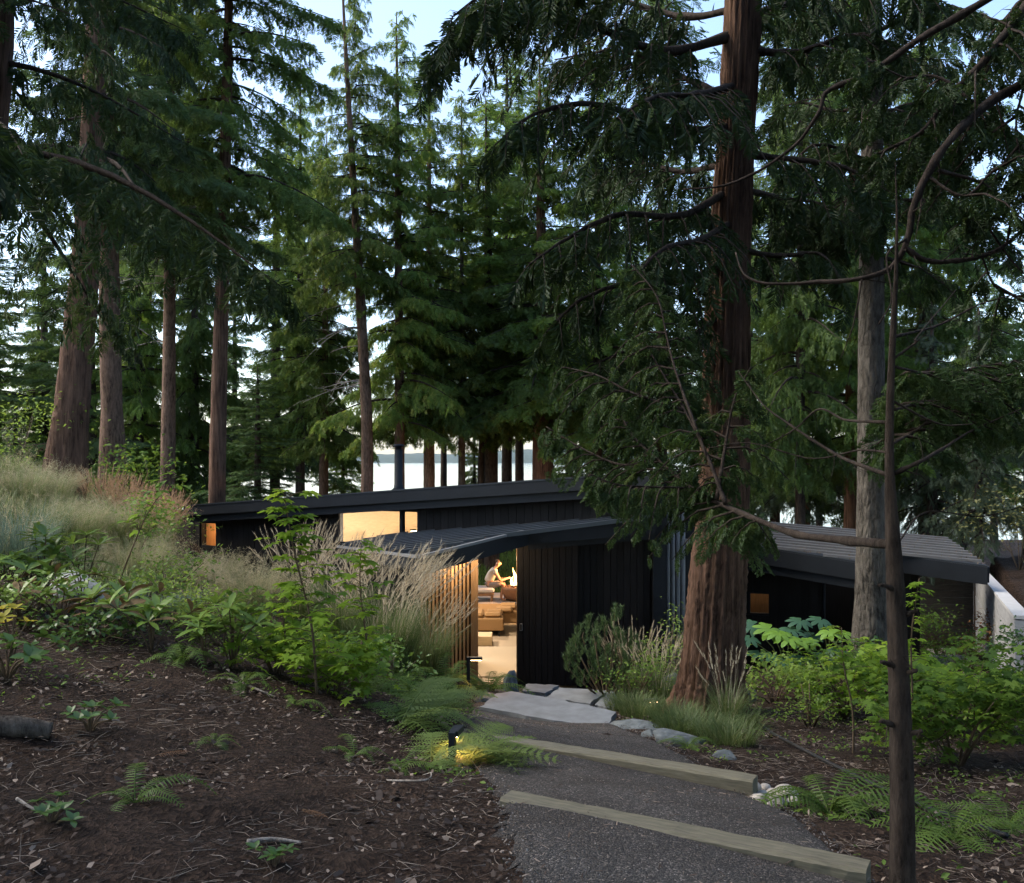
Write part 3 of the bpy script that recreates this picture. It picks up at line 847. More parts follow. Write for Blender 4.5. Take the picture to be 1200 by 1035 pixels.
fm, n, l, b = newmat('flame'); e = n.new('ShaderNodeEmission')
mp = texco(n, l, (1, 1, 1)); sx = n.new('ShaderNodeSeparateXYZ'); l.new(mp.outputs[0], sx.inputs[0])
mr = n.new('ShaderNodeMapRange'); mr.inputs[1].default_value = .35; mr.inputs[2].default_value = 1.15; l.new(sx.outputs[2], mr.inputs[0])
r = ramp(n, [(0, (1, .8, .42)), (.45, (1, .58, .17)), (1, (1, .22, .03))]); l.new(mr.outputs[0], r.inputs[0]); l.new(r.outputs[0], e.inputs[0]); e.inputs[1].default_value = 5
l.new(e.outputs[0], n['Material Output'].inputs[0])
for k, (dx, dy, h, w) in enumerate(((-.06, 0, .58, .08), (.05, .05, .46, .07), (-.14, -.03, .32, .055), (.15, 0, .26, .05), (-.02, -.08, .4, .06))):
    acc = Acc(); t = np.linspace(0, 1, 12); q = FC + (dx, dy, .37)
    pts = [q + (.05 * math.sin(5 * u + k) * u - .04 * u, .03 * math.cos(4 * u + k) * u, h * u) for u in t]
    tube(acc, pts, [w * (.5 + 1.1 * u * (1 - u) * 2) * (1 - u) ** .8 + .002 for u in t], 10); acc.build('flame', fm, bowl, smooth=True)
li = bpy.data.lights.new('fire_light', 'POINT'); li.energy = 45; li.color = (1, .5, .18); li.shadow_soft_size = .15
lo = bpy.data.objects.new('fire_light', li); C.objects.link(lo); lo.parent = bowl; lo.location = (-.05, -.05, .95)
# lounge chair
chx = P(566, 0, 27.1)[0]
ch = anchor(thing('lounge_chair', 'wooden lounge chair with white cushions under the seated person', 'chair', (chx, 27.1, -.02)))
TEAK = simple('teak', (.24, .13, .06), .6, scale=10, stretch=(1, 1, 1))
WHITE = simple('white_cushion', (.72, .66, .58), .9, var=.05, scale=30)
box('frame', (chx - .35, 26.75, .14), (chx + .32, 27.45, .22), TEAK, ch, bevel=.01)
for x, y in ((chx - .3, 26.8), (chx + .26, 26.8), (chx - .3, 27.4), (chx + .26, 27.4)): box('leg', (x - .03, y - .03, -.02), (x + .03, y + .03, .14), TEAK, ch)
soft('seat_cushion', (chx - .34, 26.77, .222), (chx + .33, 27.43, .36), WHITE, ch, .04)
q = [(chx - .36, 26.78, .3), (chx - .22, 26.78, .365), (chx - .22, 27.42, .365), (chx - .36, 27.42, .3), (chx - .55, 26.78, .8), (chx - .42, 26.78, .84), (chx - .42, 27.42, .84), (chx - .55, 27.42, .8)]
from_poly('back_cushion', q, BOXF, WHITE, ch, bevel=.04)
# seated person: skinned body, shirt, shorts, hair
def skinned(name, verts, edges, mat, parent, root=0, sub=2):
    me = bpy.data.meshes.new(name); me.from_pydata([v[:3] for v in verts], edges, [])
    me.materials.append(mat)
    o = link(name, me, parent)
    sm = o.modifiers.new('skin', 'SKIN'); sm.use_smooth_shade = True
    for k, v in enumerate(verts):
        r = v[3]; me.skin_vertices[0].data[k].radius = (r, v[4] if len(v) > 4 else r)
        me.skin_vertices[0].data[k].use_root = (k == root)
    ss = o.modifiers.new('sub', 'SUBSURF'); ss.levels = sub; ss.render_levels = sub
    return o
PX, PY, PZ = chx + .14, 27.1, -.02       # hips
SKIN = simple('skin', (.42, .22, .14), .55, var=.08, scale=20, bump=.05)
person = anchor(thing('person', 'seated person in pale shirt and shorts leaning towards the fire', 'person', (PX, PY, -.02)))
def pp(x, y, z, r, r2=None): return (PX + x, PY + y, PZ + z, r) if r2 is None else (PX + x, PY + y, PZ + z, r, r2)
bv = [pp(0, 0, .46, .12), pp(.04, 0, .58, .115), pp(.10, 0, .72, .13), pp(.17, 0, .86, .12), pp(.22, 0, .93, .055), pp(.26, 0, .97, .05), pp(.30, 0, 1.05, .085), pp(.31, 0, 1.13, .07)]
be = [(k, k + 1) for k in range(7)]
for sy in (-1, 1):
    k = len(bv)
    bv += [pp(.05, .1 * sy, .44, .085), pp(.28, .14 * sy, .46, .072), pp(.47, .15 * sy, .47, .058), pp(.45 + .04 * sy, .15 * sy, .26, .052), pp(.43 + .05 * sy, .15 * sy, .09, .036), pp(.47 + .05 * sy, .15 * sy, .04, .036), pp(.58 + .05 * sy, .155 * sy, .025, .028)]
    be += [(0, k)] + [(k + q, k + q + 1) for q in range(6)]
    k = len(bv)
    bv += [pp(.19, .17 * sy, .86, .058), pp(.28, .19 * sy, .70, .046), pp(.36, .17 * sy, .57, .04), pp(.48, .09 * sy, .60, .033), pp(.57, .035 * sy, .63, .025), pp(.62, .02 * sy, .63, .03)]
    be += [(3, k)] + [(k + q, k + q + 1) for q in range(5)]
    for f in range(5):
        j = len(bv); dzf = (.024, .01, -.002, -.014, .03)[f]; L = (.045, .05, .047, .038, .02)[f]
        bv += [pp(.64, (.02 + (.0 if f < 4 else .0)) * sy, .63 + dzf, .008), pp(.64 + L * .6, .01 * sy, .625 + dzf, .0075), pp(.64 + L, -.008 * sy, .615 + dzf, .006)]
        be += [(k + 5, j), (j, j + 1), (j + 1, j + 2)]
j = len(bv); bv += [pp(.385, 0, 1.045, .014), pp(.40, 0, 1.035, .012)]; be += [(6, j), (j, j + 1)]
for sy in (-1, 1):
    j = len(bv); bv += [pp(.30, .085 * sy, 1.05, .014), pp(.295, .098 * sy, 1.06, .012)]; be += [(6, j), (j, j + 1)]
skinned('body', bv, be, SKIN, person)
SHIRT = simple('pale_shirt', (.50, .45, .40), .9, var=.1, scale=14, bump=.2)
sv = [pp(0, 0, .50, .14), pp(.04, 0, .60, .14), pp(.10, 0, .73, .15), pp(.165, 0, .86, .14), pp(.20, 0, .915, .08)]
se = [(0, 1), (1, 2), (2, 3), (3, 4)]
for sy in (-1, 1):
    k = len(sv); sv += [pp(.19, .17 * sy, .865, .076), pp(.25, .19 * sy, .755, .066)]; se += [(3, k), (k, k + 1)]
skinned('shirt', sv, se, SHIRT, person)
sv = [pp(0, 0, .46, .135), pp(0, 0, .5, .13)]; se = [(0, 1)]
for sy in (-1, 1):
    k = len(sv); sv += [pp(.05, .1 * sy, .44, .1), pp(.28, .14 * sy, .465, .09), pp(.40, .15 * sy, .47, .08)]; se += [(0, k), (k, k + 1), (k + 1, k + 2)]
skinned('shorts', sv, se, simple('shorts_cloth', (.20, .17, .15), .9, scale=20), person)
sv = [pp(.265, 0, 1.06, .07), pp(.285, 0, 1.135, .083), pp(.325, 0, 1.165, .055)]
skinned('hair', sv, [(0, 1), (1, 2)], simple('brown_hair', (.06, .035, .02), .7, scale=60, bump=.4), person)
for sy in (-1, 1):
    acc = Acc(); q = np.array([PX + .375, PY + .035 * sy, PZ + 1.075]); tube(acc, [q, q + (.008, 0, 0)], [.010, .006], 8); acc.build('eye', simple('dark_eye', (.02, .015, .012), .3, bump=0), person)
acc = Acc(); q = np.array([PX + .378, PY, PZ + 1.005]); tube(acc, [q + (0, -.022, 0), q + (.004, 0, 0), q + (0, .022, 0)], [.004, .007, .004], 6); acc.build('mouth', simple('lip', (.30, .11, .09), .5, bump=0), person)

# ------------------------------------------------------------------ retaining wall, timber steps, slabs, stones, lights
CONC = simple('board_concrete', (.34, .345, .345), .85, var=.22, scale=2.5, stretch=(1, 1, 6), bump=.3, bdist=.01)
rw = anchor(thing('retaining_wall', 'pale board marked concrete retaining wall at the right edge', 'wall', (*RWN, 1.0)))
dv = (RWF - RWN) / np.linalg.norm(RWF - RWN); nv = np.array([dv[1], -dv[0]])
Lw = np.linalg.norm(RWF - RWN)
topz = lambda s: 1.86 - .045 * s
for k in range(12):                      # formwork courses as single bands
    za = 1 - k / 12
    def lv(s, q): return -1.1 + (topz(s) - .05 + 1.1) * q
    lo_, hi_ = (k) / 12, (k + 1) / 12
    off = .004 * ((k * 7) % 3)
    q = []
    for f in (lo_, hi_ - .006):
        for s, b in ((0, -off), (Lw, -off), (Lw, .16), (0, .16)):
            p = RWN + dv * s + nv * b; q.append((p[0], p[1], lv(s, f)))
    from_poly('course', q, BOXF, CONC, rw)
q = []
for zo in (-.05, .0):
    for s, b in ((-.01, -.02), (Lw, -.02), (Lw, .2), (-.01, .2)):
        p = RWN + dv * s + nv * b; q.append((p[0], p[1], topz(s) + zo))
from_poly('coping', q, BOXF, simple('pale_concrete', (.48, .48, .47), .8, var=.1), rw)
dv2 = (RWE - RWN) / np.linalg.norm(RWE - RWN); nv2 = np.array([-dv2[1], dv2[0]])
for k in range(6):
    q = []
    for z in (-.4 + k * .37, -.4 + k * .37 + .365):
        for s, b in ((.17, -.003 * (k % 2)), (2.5, -.003 * (k % 2)), (2.5, .15), (.17, .15)):
            p = RWN + dv2 * s + nv2 * b; q.append((p[0], p[1], z + .0))
    from_poly('course', q, BOXF, CONC, rw)
bw_ = anchor(thing('timber_wall', 'weathered horizontal timber wall at the end of the side path', 'wall', (10.9, 24.4, -.7)))
x0, x1 = P(1060, 0, 24.4)[0], P(1140, 0, 24.4)[0]
TIMB = simple('weathered_timber', (.11, .09, .065), .9, var=.35, scale=6, stretch=(1, 6, 6), bump=.5)
for k in range(11):
    box('board', (x0 - .2, 24.4 + .004 * (k % 3), -.95 + k * .175), (x1 + .3, 24.5, -.95 + k * .175 + .165), TIMB, bw_, bevel=.006)
TIM = boardmat('step_timber', (.15, .14, .10), .35)
TIM.node_tree.nodes['Mapping'].inputs['Scale'].default_value = (.8, 7, 7)
def timber(label, a, b, w=.145, h=.155):
    a, b = np.array(a), np.array(b); t = unit(b - a); L = np.linalg.norm(b - a)
    n = 26; rows = []
    g = np.random.default_rng(int(L * 1000))
    s_ = np.array([t[1], -t[0], 0]); 
    for i in range(n):
        p = a + t * L * i / (n - 1)
        e = 1 if 0 < i < n - 1 else .93
        c = .012
        prof = [(-w / 2, -h), (w / 2, -h), (w / 2, -c), (w / 2 - c, 0), (-w / 2 + c, 0), (-w / 2, -c)]
        rows.append([p + s_ * (u * e + g.normal(0, .0018)) + (0, 0, z + g.normal(0, .0018)) for u, z in prof])
    v = [q for r in rows for q in r]; f = []
    for i in range(n - 1):
        for k in range(6): f.append((i * 6 + k, i * 6 + (k + 1) % 6, i * 6 + 6 + (k + 1) % 6, i * 6 + 6 + k))
    f += [tuple(range(6))[::-1], tuple(range((n - 1) * 6, n * 6))]
    base = v[0].copy(); ang = math.atan2(t[1], t[0])
    R = np.array([[math.cos(-ang), -math.sin(-ang), 0], [math.sin(-ang), math.cos(-ang), 0], [0, 0, 1]])
    o = from_poly('timber_step', [R @ (q - base) for q in v], f, TIM, None, base); o.rotation_euler = (0, 0, ang)
    return tag(o, label, 'step', 'timber steps across the gravel path')
timber('weathered timber step across the gravel path nearest the camera', (-.03, 4.79, 2.30), (1.50, 3.95, 2.30))
timber('weathered timber step farther down the path, its cut end beside pebbles', (-.42, 7.13, 1.955), (1.57, 6.06, 1.955))

STONE = simple('slab_stone', (.17, .185, .195), .8, var=.3, scale=4, bump=.25, bdist=.008)
def slab(label, outline, z, th, mat=STONE, tilt=(0, 0)):
    g = np.random.default_rng(len(label))
    pts = []
    for i in range(len(outline)):
        a, b = np.array(outline[i]), np.array(outline[(i + 1) % len(outline)])
        for u in np.linspace(0, 1, 7, endpoint=False):
            q = a + (b - a) * u + g.normal(0, .012, 2); pts.append(q)
    c = np.mean(pts, 0)
    top = [np.array([q[0] - c[0], q[1] - c[1], tilt[0] * (q[0] - c[0]) + tilt[1] * (q[1] - c[1])]) for q in pts]
    mid = [t * (1.012, 1.012, 1) + (g.normal(0, .006), g.normal(0, .006), -th * .35) for t in top]
    bot = [t * (.97, .97, 1) + (g.normal(0, .012), g.normal(0, .012), -th) for t in top]
    n = len(top); v = top + mid + bot; f = [tuple(range(n)), tuple(range(2 * n, 3 * n))[::-1]]
    for r in range(2):
        for i in range(n): f.append((r * n + i, r * n + (i + 1) % n, (r + 1) * n + (i + 1) % n, (r + 1) * n + i))
    o = from_poly('stone_slab', v, f, mat, None, (c[0], c[1], z)); return tag(o, label, 'stone slab', 'stone slabs before the door')
def pz(px, py, z):
    d = (EYE - z) / ((py - HORIZON) / F); return ((px - 600) / F * d, d)
slab('large grey stone slab at the head of the steps with a broken dark right end', [pz(563, 827, 1.2), pz(640, 841, 1.2), pz(712, 851, 1.2), pz(721, 832, 1.2), pz(650, 817, 1.2), pz(600, 809, 1.2), pz(583, 811, 1.2)], 1.185, .13)
slab('pale stone slab behind the large slab, with pebbles beside it', [pz(640, 817, .98), pz(690, 825, .98), pz(712, 809, .98), pz(655, 806, .98)], .98, .12)
slab('pale stone slab at the foot of the small pine', [pz(697, 826, 1.0), pz(719, 831, 1.0), pz(724, 817, 1.0), pz(716, 809, 1.0)], 1.0, .12)
slab('small stone slab lying just before the door', [pz(612, 810, .5), pz(640, 812, .5), pz(655, 803, .5), pz(618, 801, .5)], .5, .1)

BOUL = simple('blue_grey_rock', (.125, .145, .15), .9, var=.5, scale=14, bump=.9, bdist=.03)
COB = simple('pale_cobble', (.48, .44, .39), .8, var=.2, scale=6, bump=.2)
def rock(name, label, loc, sx, sy, sz, mat, seed, rough=.22, cat='boulder', group=None, rz=0):
    g = np.random.default_rng(seed); bm = bmesh.new()
    if rough > .15:                     # broken, angular stone: hull of random points, then worn
        d = unit(g.normal(0, 1, (26, 3))) * g.uniform(.8, 1.05, (26, 1)); d[:, 2] *= 1.0
        for q in d: bm.verts.new(q)
        h = bmesh.ops.convex_hull(bm, input=bm.verts); bmesh.ops.delete(bm, geom=[e for e in h['geom_interior'] if isinstance(e, bmesh.types.BMVert)], context='VERTS')
        bmesh.ops.triangulate(bm, faces=bm.faces)
        bmesh.ops.bevel(bm, geom=list(bm.edges), offset=.06, segments=2, affect='EDGES', clamp_overlap=True)
        bmesh.ops.triangulate(bm, faces=bm.faces); bmesh.ops.subdivide_edges(bm, edges=list(bm.edges), cuts=1)
    else: bmesh.ops.create_icosphere(bm, subdivisions=3, radius=1)
    ks = g.normal(0, 1.6, (9, 3)); ph = g.uniform(0, 6.28, 9)
    for v in bm.verts:
        c = np.array(v.co); q = 1 + (rough if rough < .15 else .10) * sum(math.sin(float(ks[k] @ c) * (1 + k * .5) + ph[k]) / (k + 2) for k in range(9))
        v.co = Vector((c[0] * sx * q, c[1] * sy * q, c[2] * sz * q))
    bmesh.ops.recalc_face_normals(bm, faces=bm.faces)
    me = bpy.data.meshes.new(name); bm.to_mesh(me); bm.free(); me.materials.append(mat)
    me.polygons.foreach_set('use_smooth', np.ones(len(me.polygons), bool))
    o = link(name, me, None, loc); o.rotation_euler = (0, 0, rz); return tag(o, label, cat, group)
def on_ground(px, d, dz=0.0): p = G(px, d); return p + (0, 0, dz)
BG = 'boulders edging the path'
rock('boulder', 'flat blue grey boulder at the right end of the large slab', on_ground(742, 9.9, -.01), .34, .24, .10, BOUL, 1, group=BG, rz=-.4)
rock('boulder', 'pale grey boulder behind the farther timber step', on_ground(790, 8.6, .0), .30, .22, .11, BOUL, 2, group=BG, rz=-.5)
rock('boulder', 'small rounded boulder between the slab and the timber step', on_ground(768, 9.0, .01), .15, .14, .08, BOUL, 3, group=BG)
rock('boulder', 'low grey boulder by the timber end under the grasses', on_ground(846, 7.75, -.01), .14, .12, .08, BOUL, 4, group=BG)
rock('boulder', 'grey boulder standing beside the open door', on_ground(600, 14.2, .12), .16, .2, .26, BOUL, 5, group=BG)
rock('boulder', 'small pale rock left of the large slab under the lamp', on_ground(572, 11.4, .03), .2, .16, .1, BOUL, 6, group=BG)
rock('boulder', 'big pale grey boulder half hidden among plants on the left bank', on_ground(108, 10.0, .10), .50, .36, .30, simple('lichen_rock', (.24, .26, .265), .9, var=.45, scale=9, bump=.9, bdist=.02), 7, group=BG)
rock('boulder', 'grey rock beside the cedar roots', on_ground(786, 12.6, .15), .2, .2, .3, BOUL, 8, group=BG)
rock('boulder', 'small grey rock right of the big cedar trunk', on_ground(872, 12.2, .05), .2, .2, .16, BOUL, 9, group=BG)
cob = [(880, 6.35, .085, 'rounded cobble leaning on the end of the timber step'), (893, 6.1, .06, None), (905, 6.25, .055, None), (921, 6.2, .10, 'largest white cobble in the pebble drain'), (890, 5.85, .065, None), (910, 5.8, .07, None), (903, 6.0, .045, None), (897, 6.45, .05, None), (930, 6.0, .05, None), (918, 5.9, .045, None), (885, 6.0, .05, None), (901, 5.7, .035, None), (925, 6.4, .05, None)]
for k, (px, d, r, lb) in enumerate(cob):
    r *= .72
    rock('cobble', lb or 'small pale cobble heaped in the pebble drain by the timber end', on_ground(px, d, r * .45), r * 1.15, r, r * .8, COB, 20 + k, .1, 'cobble', 'cobbles by the timber end', rz=k)

def path_light(label, base, h, rz):
    t = thing('path_light', label, 'path light', base, rz, 'path lights')
    box('post', (-.02, -.02, -.1), (.02, .02, h), METAL, t)
    hd = box('lamp_head', (.021, -.03, h - .035), (.17, .03, h + .0), METAL, t)
    box('lamp_glow', (.03, -.025, h - .040), (.16, .025, h - .0355), LAMPGLOW, t)
    li = bpy.data.lights.new('lamp_light', 'SPOT'); li.energy = 2.6; li.color = (1, .44, .11); li.spot_size = math.radians(140); li.spot_blend = .5; li.shadow_soft_size = .03
    lo = bpy.data.objects.new('lamp_light', li); C.objects.link(lo); lo.parent = t; lo.location = (.1, 0, h - .06)
    return t
path_light('black path light by the fern near the house door', on_ground(549, 11.6), .50, .0)
path_light('black path light glowing behind the lacy fern on the bank', on_ground(530, 6.0), .21, 1.35)

path_light('small low garden light hidden in the grass beside the cedar root', on_ground(755, 11.2), .16, .3)
acc = Acc(); pts = [on_ground(px, d, .02) for px, d in ((880, 10.4), (905, 9.3), (935, 8.4), (975, 7.5), (1010, 6.9), (1060, 6.2), (1110, 5.6), (1180, 5.0))]
q, r = smooth_path(pts, [.014] * len(pts), 60); tube(acc, q, r, 6)
tag(acc.build('irrigation_hose', simple('black_rubber', (.02, .022, .024), .5, bump=0), smooth=True), 'black irrigation hose lying across the mulch on the right', 'hose')

# ------------------------------------------------------------------ foliage templates (unit length along +X, flat in XY)
def kite(V, Fc, base, d, L, w):
    b = np.array(base, float); d = np.array(d, float); d /= np.linalg.norm(d); n = np.array([-d[1], d[0], 0])
    k = len(V); V += [b, b + d * L * .5 + n * w / 2, b + d * L, b + d * L * .5 - n * w / 2]
    Fc += [(k, k + 1, k + 2), (k, k + 2, k + 3)]
def finish(V, Fc, droop=.18, side=.25):
    v = np.array(V); v[:, 2] = np.random.default_rng(len(V)).normal(0, .035, len(v)) - droop * v[:, 0] ** 2 - side * np.abs(v[:, 1]) ** 1.3; return v, np.array(Fc)
def cedar_spray(n=7, fine=False, w=.10, seed=0):
    g = random.Random(seed); V, Fc = [], []
    kite(V, Fc, (0, 0, 0), (1, 0, 0), 1.0, .03)
    for i in range(n):
        t = .08 + .84 * i / n
        for s in (-1, 1):
            L = (.44 * (1 - t) ** .7 + .10) * g.uniform(.75, 1.15); an = math.radians(g.uniform(42, 58))
            d = (math.cos(an), s * math.sin(an), 0); tt = t + (.04 if s > 0 else 0)
            if fine:
                kite(V, Fc, (tt, 0, 0), d, L, w * .45)
                for q in (.3, .55, .78):
                    b = (tt + d[0] * L * q, d[1] * L * q, 0)
                    for s2 in (-1, 1):
                        a2 = an * s + s2 * math.radians(42); kite(V, Fc, b, (math.cos(a2), math.sin(a2), 0), L * .36 * (1.15 - q * .6), w * .42)
            else: kite(V, Fc, (tt, 0, 0), d, L, w)
    return finish(V, Fc)
def fir_spray(n=8, w=.07, seed=0):
    g = random.Random(seed); V, Fc = [], []
    kite(V, Fc, (0, 0, 0), (1, 0, 0), 1.0, .10)
    for i in range(n):
        t = .05 + .85 * i / n
        for s in (-1, 1):
            L = (.34 * (1 - t) ** .6 + .09) * g.uniform(.8, 1.15); an = math.radians(g.uniform(48, 64))
            kite(V, Fc, (t, 0, 0), (math.cos(an), s * math.sin(an), 0), L, w)
    return finish(V, Fc, .08, .12)
SPR = {'near': [cedar_spray(6, True, .12, s) for s in (1, 2)], 'mid': [cedar_spray(10, False, .062, s) for s in (3, 4)],
       'far': [cedar_spray(6, False, .105, s) for s in (5, 6)], 'fir': [fir_spray(8, .065, s) for s in (7, 8)]}

def frames(Xd, Zd):
    X = unit(Xd); Z = unit(Zd - (Zd * X).sum(-1, keepdims=True) * X); return X, np.cross(Z, X), Z

def limb_leaves(acc, path, start, spac, latlen, spray, tmpl, g, droop=.5, hang=.6, dens=1.0, wood=None, tint=(.0, .7)):
    """foliage along a limb: laterals in the limb's plane, drooping sprays along each lateral"""
    p = np.asarray(path); seg = np.linalg.norm(np.diff(p, axis=0), axis=1); s = np.concatenate([[0], np.cumsum(seg)]); L = s[-1]
    u = np.arange(start * L, L, spac) + g.uniform(-.3, .3, len(np.arange(start * L, L, spac))) * spac
    u = np.clip(u, 0, L * .999)
    if len(u) == 0: return
    B = np.stack([np.interp(u, s, p[:, k]) for k in range(3)], 1)
    T = unit(np.stack([np.interp(u, s, np.gradient(p[:, k], s)) for k in range(3)], 1))
    sd = unit(np.cross(T, UP)); sg = np.where(np.arange(len(u)) % 2, 1.0, -1.0)[:, None]
    D = unit(T * .6 + sg * sd * g.uniform(.6, 1.05, (len(u), 1)) + UP * g.uniform(-.25, .15, (len(u), 1)))
    rel = (u / L - start) / max(1e-6, 1 - start)
    ll = latlen * (np.clip(1.25 - rel, .18, 1)) * np.clip(.35 + rel * 3, .35, 1) * g.uniform(.65, 1.15, len(u))
    m = max(2, int(latlen / (spray * .36) * dens)); w = (np.arange(m) + .5) / m
    w = w[None, :] + g.uniform(-.4, .4, (len(u), m)) / m; w = np.clip(w, .02, 1)
    Q = B[:, None] + D[:, None] * (w * ll[:, None])[..., None] - UP * (droop * w ** 2 * ll[:, None])[..., None]
    tt = unit(D[:, None] - UP * (2 * droop * w)[..., None])
    alt = np.where((np.arange(m) % 2)[None, :] == 0, 1.0, -1.0) * np.ones_like(w)
    lat = unit(np.cross(tt, np.broadcast_to(UP, tt.shape)))
    Xd = tt * g.uniform(.4, 1.0, (*w.shape, 1)) + lat * alt[..., None] * g.uniform(.1, .8, (*w.shape, 1)) - UP * (hang * g.uniform(.2, 1.4, (*w.shape, 1)))
    Zd = UP * .7 + tt * .5 + g.normal(0, .4, Q.shape)
    X, Y, Z = frames(Xd.reshape(-1, 3), Zd.reshape(-1, 3)); O = Q.reshape(-1, 3)
    sz = spray * g.uniform(.6, 1.3, len(O)); tn = g.uniform(*tint, len(O)) * .6 + np.repeat(g.uniform(*tint, len(u)), m) * .4
    tm = SPR[tmpl]; pick = g.integers(0, len(tm), len(O))
    for k, (tv, tf) in enumerate(tm):
        i = pick == k; acc.inst(tv, tf, O[i], X[i], Y[i], Z[i], sz[i], tn[i])
    if wood is not None:
        for k in range(len(u)):
            e = np.linspace(0, 1, 4)[:, None]
            q = B[k] + D[k] * e * ll[k] - UP * (droop * e ** 2 * ll[k]); tube(wood, q, np.linspace(.007, .002, 4) * (1 + ll[k]), 3, cap=False)

def make_crown(seed, H, R, n, spray, tmpl, spac, latf, droop=.5, hang=.6, rise=.15, fall=.35, prof=.8, dens=1.0, bare=.12):
    """crown mesh (leaves) and limbs mesh; local z=0 at the lowest limb"""
    g = np.random.default_rng(seed); lv, wd_ = Acc(), Acc()
    for k in range(n):
        f = ((k + g.uniform(0, 1)) / n); z = H * f ** 1.05 + g.uniform(-.25, .25)
        L = R * ((1 - f) ** prof * .95 + .05) * (g.uniform(.42, 1.22) if g.random() < .85 else g.uniform(.15, .5)); az = k * 2.399 + g.uniform(-.5, .5)
        d = np.array([math.cos(az), math.sin(az), 0]); sd = np.array([-d[1], d[0], 0]); cv = g.uniform(-.15, .15)
        t = np.linspace(0, 1, 9)[:, None]
        pth = np.array([0, 0, z]) + d * L * t + sd * cv * L * t ** 2 + UP * (rise * L * t * (1 + f) - fall * L * t ** 2 * (1.3 - f) + .12 * L * t ** 4)
        tube(wd_, pth, np.linspace(.012 + .014 * L, .004, 9), 5, cap=False)
        limb_leaves(lv, pth, bare if f < .8 else .02, spac, latf * L + .12, spray, tmpl, g, droop, hang, dens)
    return lv, wd_

# foliage materials
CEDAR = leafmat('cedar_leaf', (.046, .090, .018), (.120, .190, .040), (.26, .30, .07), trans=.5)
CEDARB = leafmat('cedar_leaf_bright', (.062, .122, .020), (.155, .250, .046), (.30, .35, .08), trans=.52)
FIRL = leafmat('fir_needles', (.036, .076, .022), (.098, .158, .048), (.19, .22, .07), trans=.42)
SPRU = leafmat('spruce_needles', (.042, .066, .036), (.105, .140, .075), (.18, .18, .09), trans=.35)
DARKC = leafmat('cedar_leaf_shaded', (.013, .031, .008), (.036, .068, .016), (.08, .11, .03), trans=.28)  # darker copy of the cedar leaf; near boughs' shade put into the colour
BARK_R = barkmat('cedar_bark', (.045, .024, .016), (.180, .108, .074))
BARK_B = barkmat('brown_bark', (.060, .038, .026), (.200, .130, .092), .25, 18)
BARK_G = barkmat('grey_bark', (.042, .036, .030), (.155, .140, .120), .3, 16, crack=16)
BARK_D = barkmat('dark_bark', (.026, .020, .016), (.085, .066, .054), .25, 20)
DEADW = barkmat('dead_wood', (.16, .14, .12), (.38, .35, .31), .3, 20, .4)
LIMB = barkmat('limb_bark', (.017, .012, .009), (.055, .043, .035), .5, 20, .5)

def crown_kind(name, mats, *a, **k):
    lv, wd_ = make_crown(*a, **k)
    return {m: lv.mesh('crown_' + name, MATS[m]) for m in mats[:1]}, wd_.mesh('limbs_' + name, LIMB), a[1], a[2], lv
KIND = {}
def reg(name, mat, *a, **k):
    lv, wd_ = make_crown(*a, **k)
    KIND[name] = dict(leaf=lv.mesh('crown', mat), wood=wd_.mesh('limbs', LIMB), H=a[1], R=a[2])
    print('crown', name, len(KIND[name]['leaf'].polygons))
#                       seed  H    R   n  spray tmpl spacing latf
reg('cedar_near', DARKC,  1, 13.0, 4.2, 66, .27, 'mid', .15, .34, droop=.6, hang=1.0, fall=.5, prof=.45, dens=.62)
reg('cedar_a',    CEDAR,  2, 15.0, 3.0, 130, .30, 'far', .15, .36, droop=.6, hang=.9, fall=.55, prof=.6)
reg('cedar_b',    CEDARB, 3, 14.0, 2.8, 130, .28, 'far', .15, .36, droop=.5, hang=.7, fall=.45, prof=.62)
reg('fir_a',      FIRL,   4, 15.0, 3.0, 120, .40, 'fir', .20, .36, droop=.3, hang=.35, rise=.1, fall=.35, prof=.62)
reg('fir_b',      FIRL,   5, 14.0, 3.2, 70, .42, 'fir', .22, .36, droop=.15, hang=.2, rise=.18, fall=.3, prof=.7)
reg('spruce',     SPRU,   6, 8.0, 2.6, 110, .27, 'fir', .17, .34, droop=.45, hang=.6, rise=.0, fall=.4, prof=.8)

def dead_twigs(parent, base_pts, g, n, z0, z1, L, side=None):
    """bare dead branches on a trunk path, each one a part"""
    p = np.asarray(base_pts)
    for k in range(n):
        z = g.uniform(z0, z1); q = np.array([np.interp(z, p[:, 2], p[:, c]) for c in range(3)])
        az = g.uniform(0, 6.28) if side is None else side + g.uniform(-.9, .9)
        d = np.array([math.cos(az), math.sin(az), 0]); l = L * g.uniform(.4, 1.0); t = np.linspace(0, 1, 8)[:, None]
        sdv = np.array([-d[1], d[0], 0]) * g.uniform(-.4, .4)
        pth = q + d * l * t + sdv * l * t ** 2 + UP * (l * (.25 * t - g.uniform(.5, 1.1) * t ** 2 + .25 * t ** 3))
        acc = Acc(); tube(acc, pth, np.linspace(.02, .006, 8), 5)
        for j in range(3):
            i = g.integers(3, 7); d2 = unit(d + g.normal(0, .7, 3)); l2 = l * g.uniform(.15, .4); tube(acc, [pth[i], pth[i] + d2 * l2 * .5, pth[i] + d2 * l2 + UP * -.15 * l2], [.008, .005, .002], 4)
        acc.build('dead_branch', DEADW, parent, smooth=True)

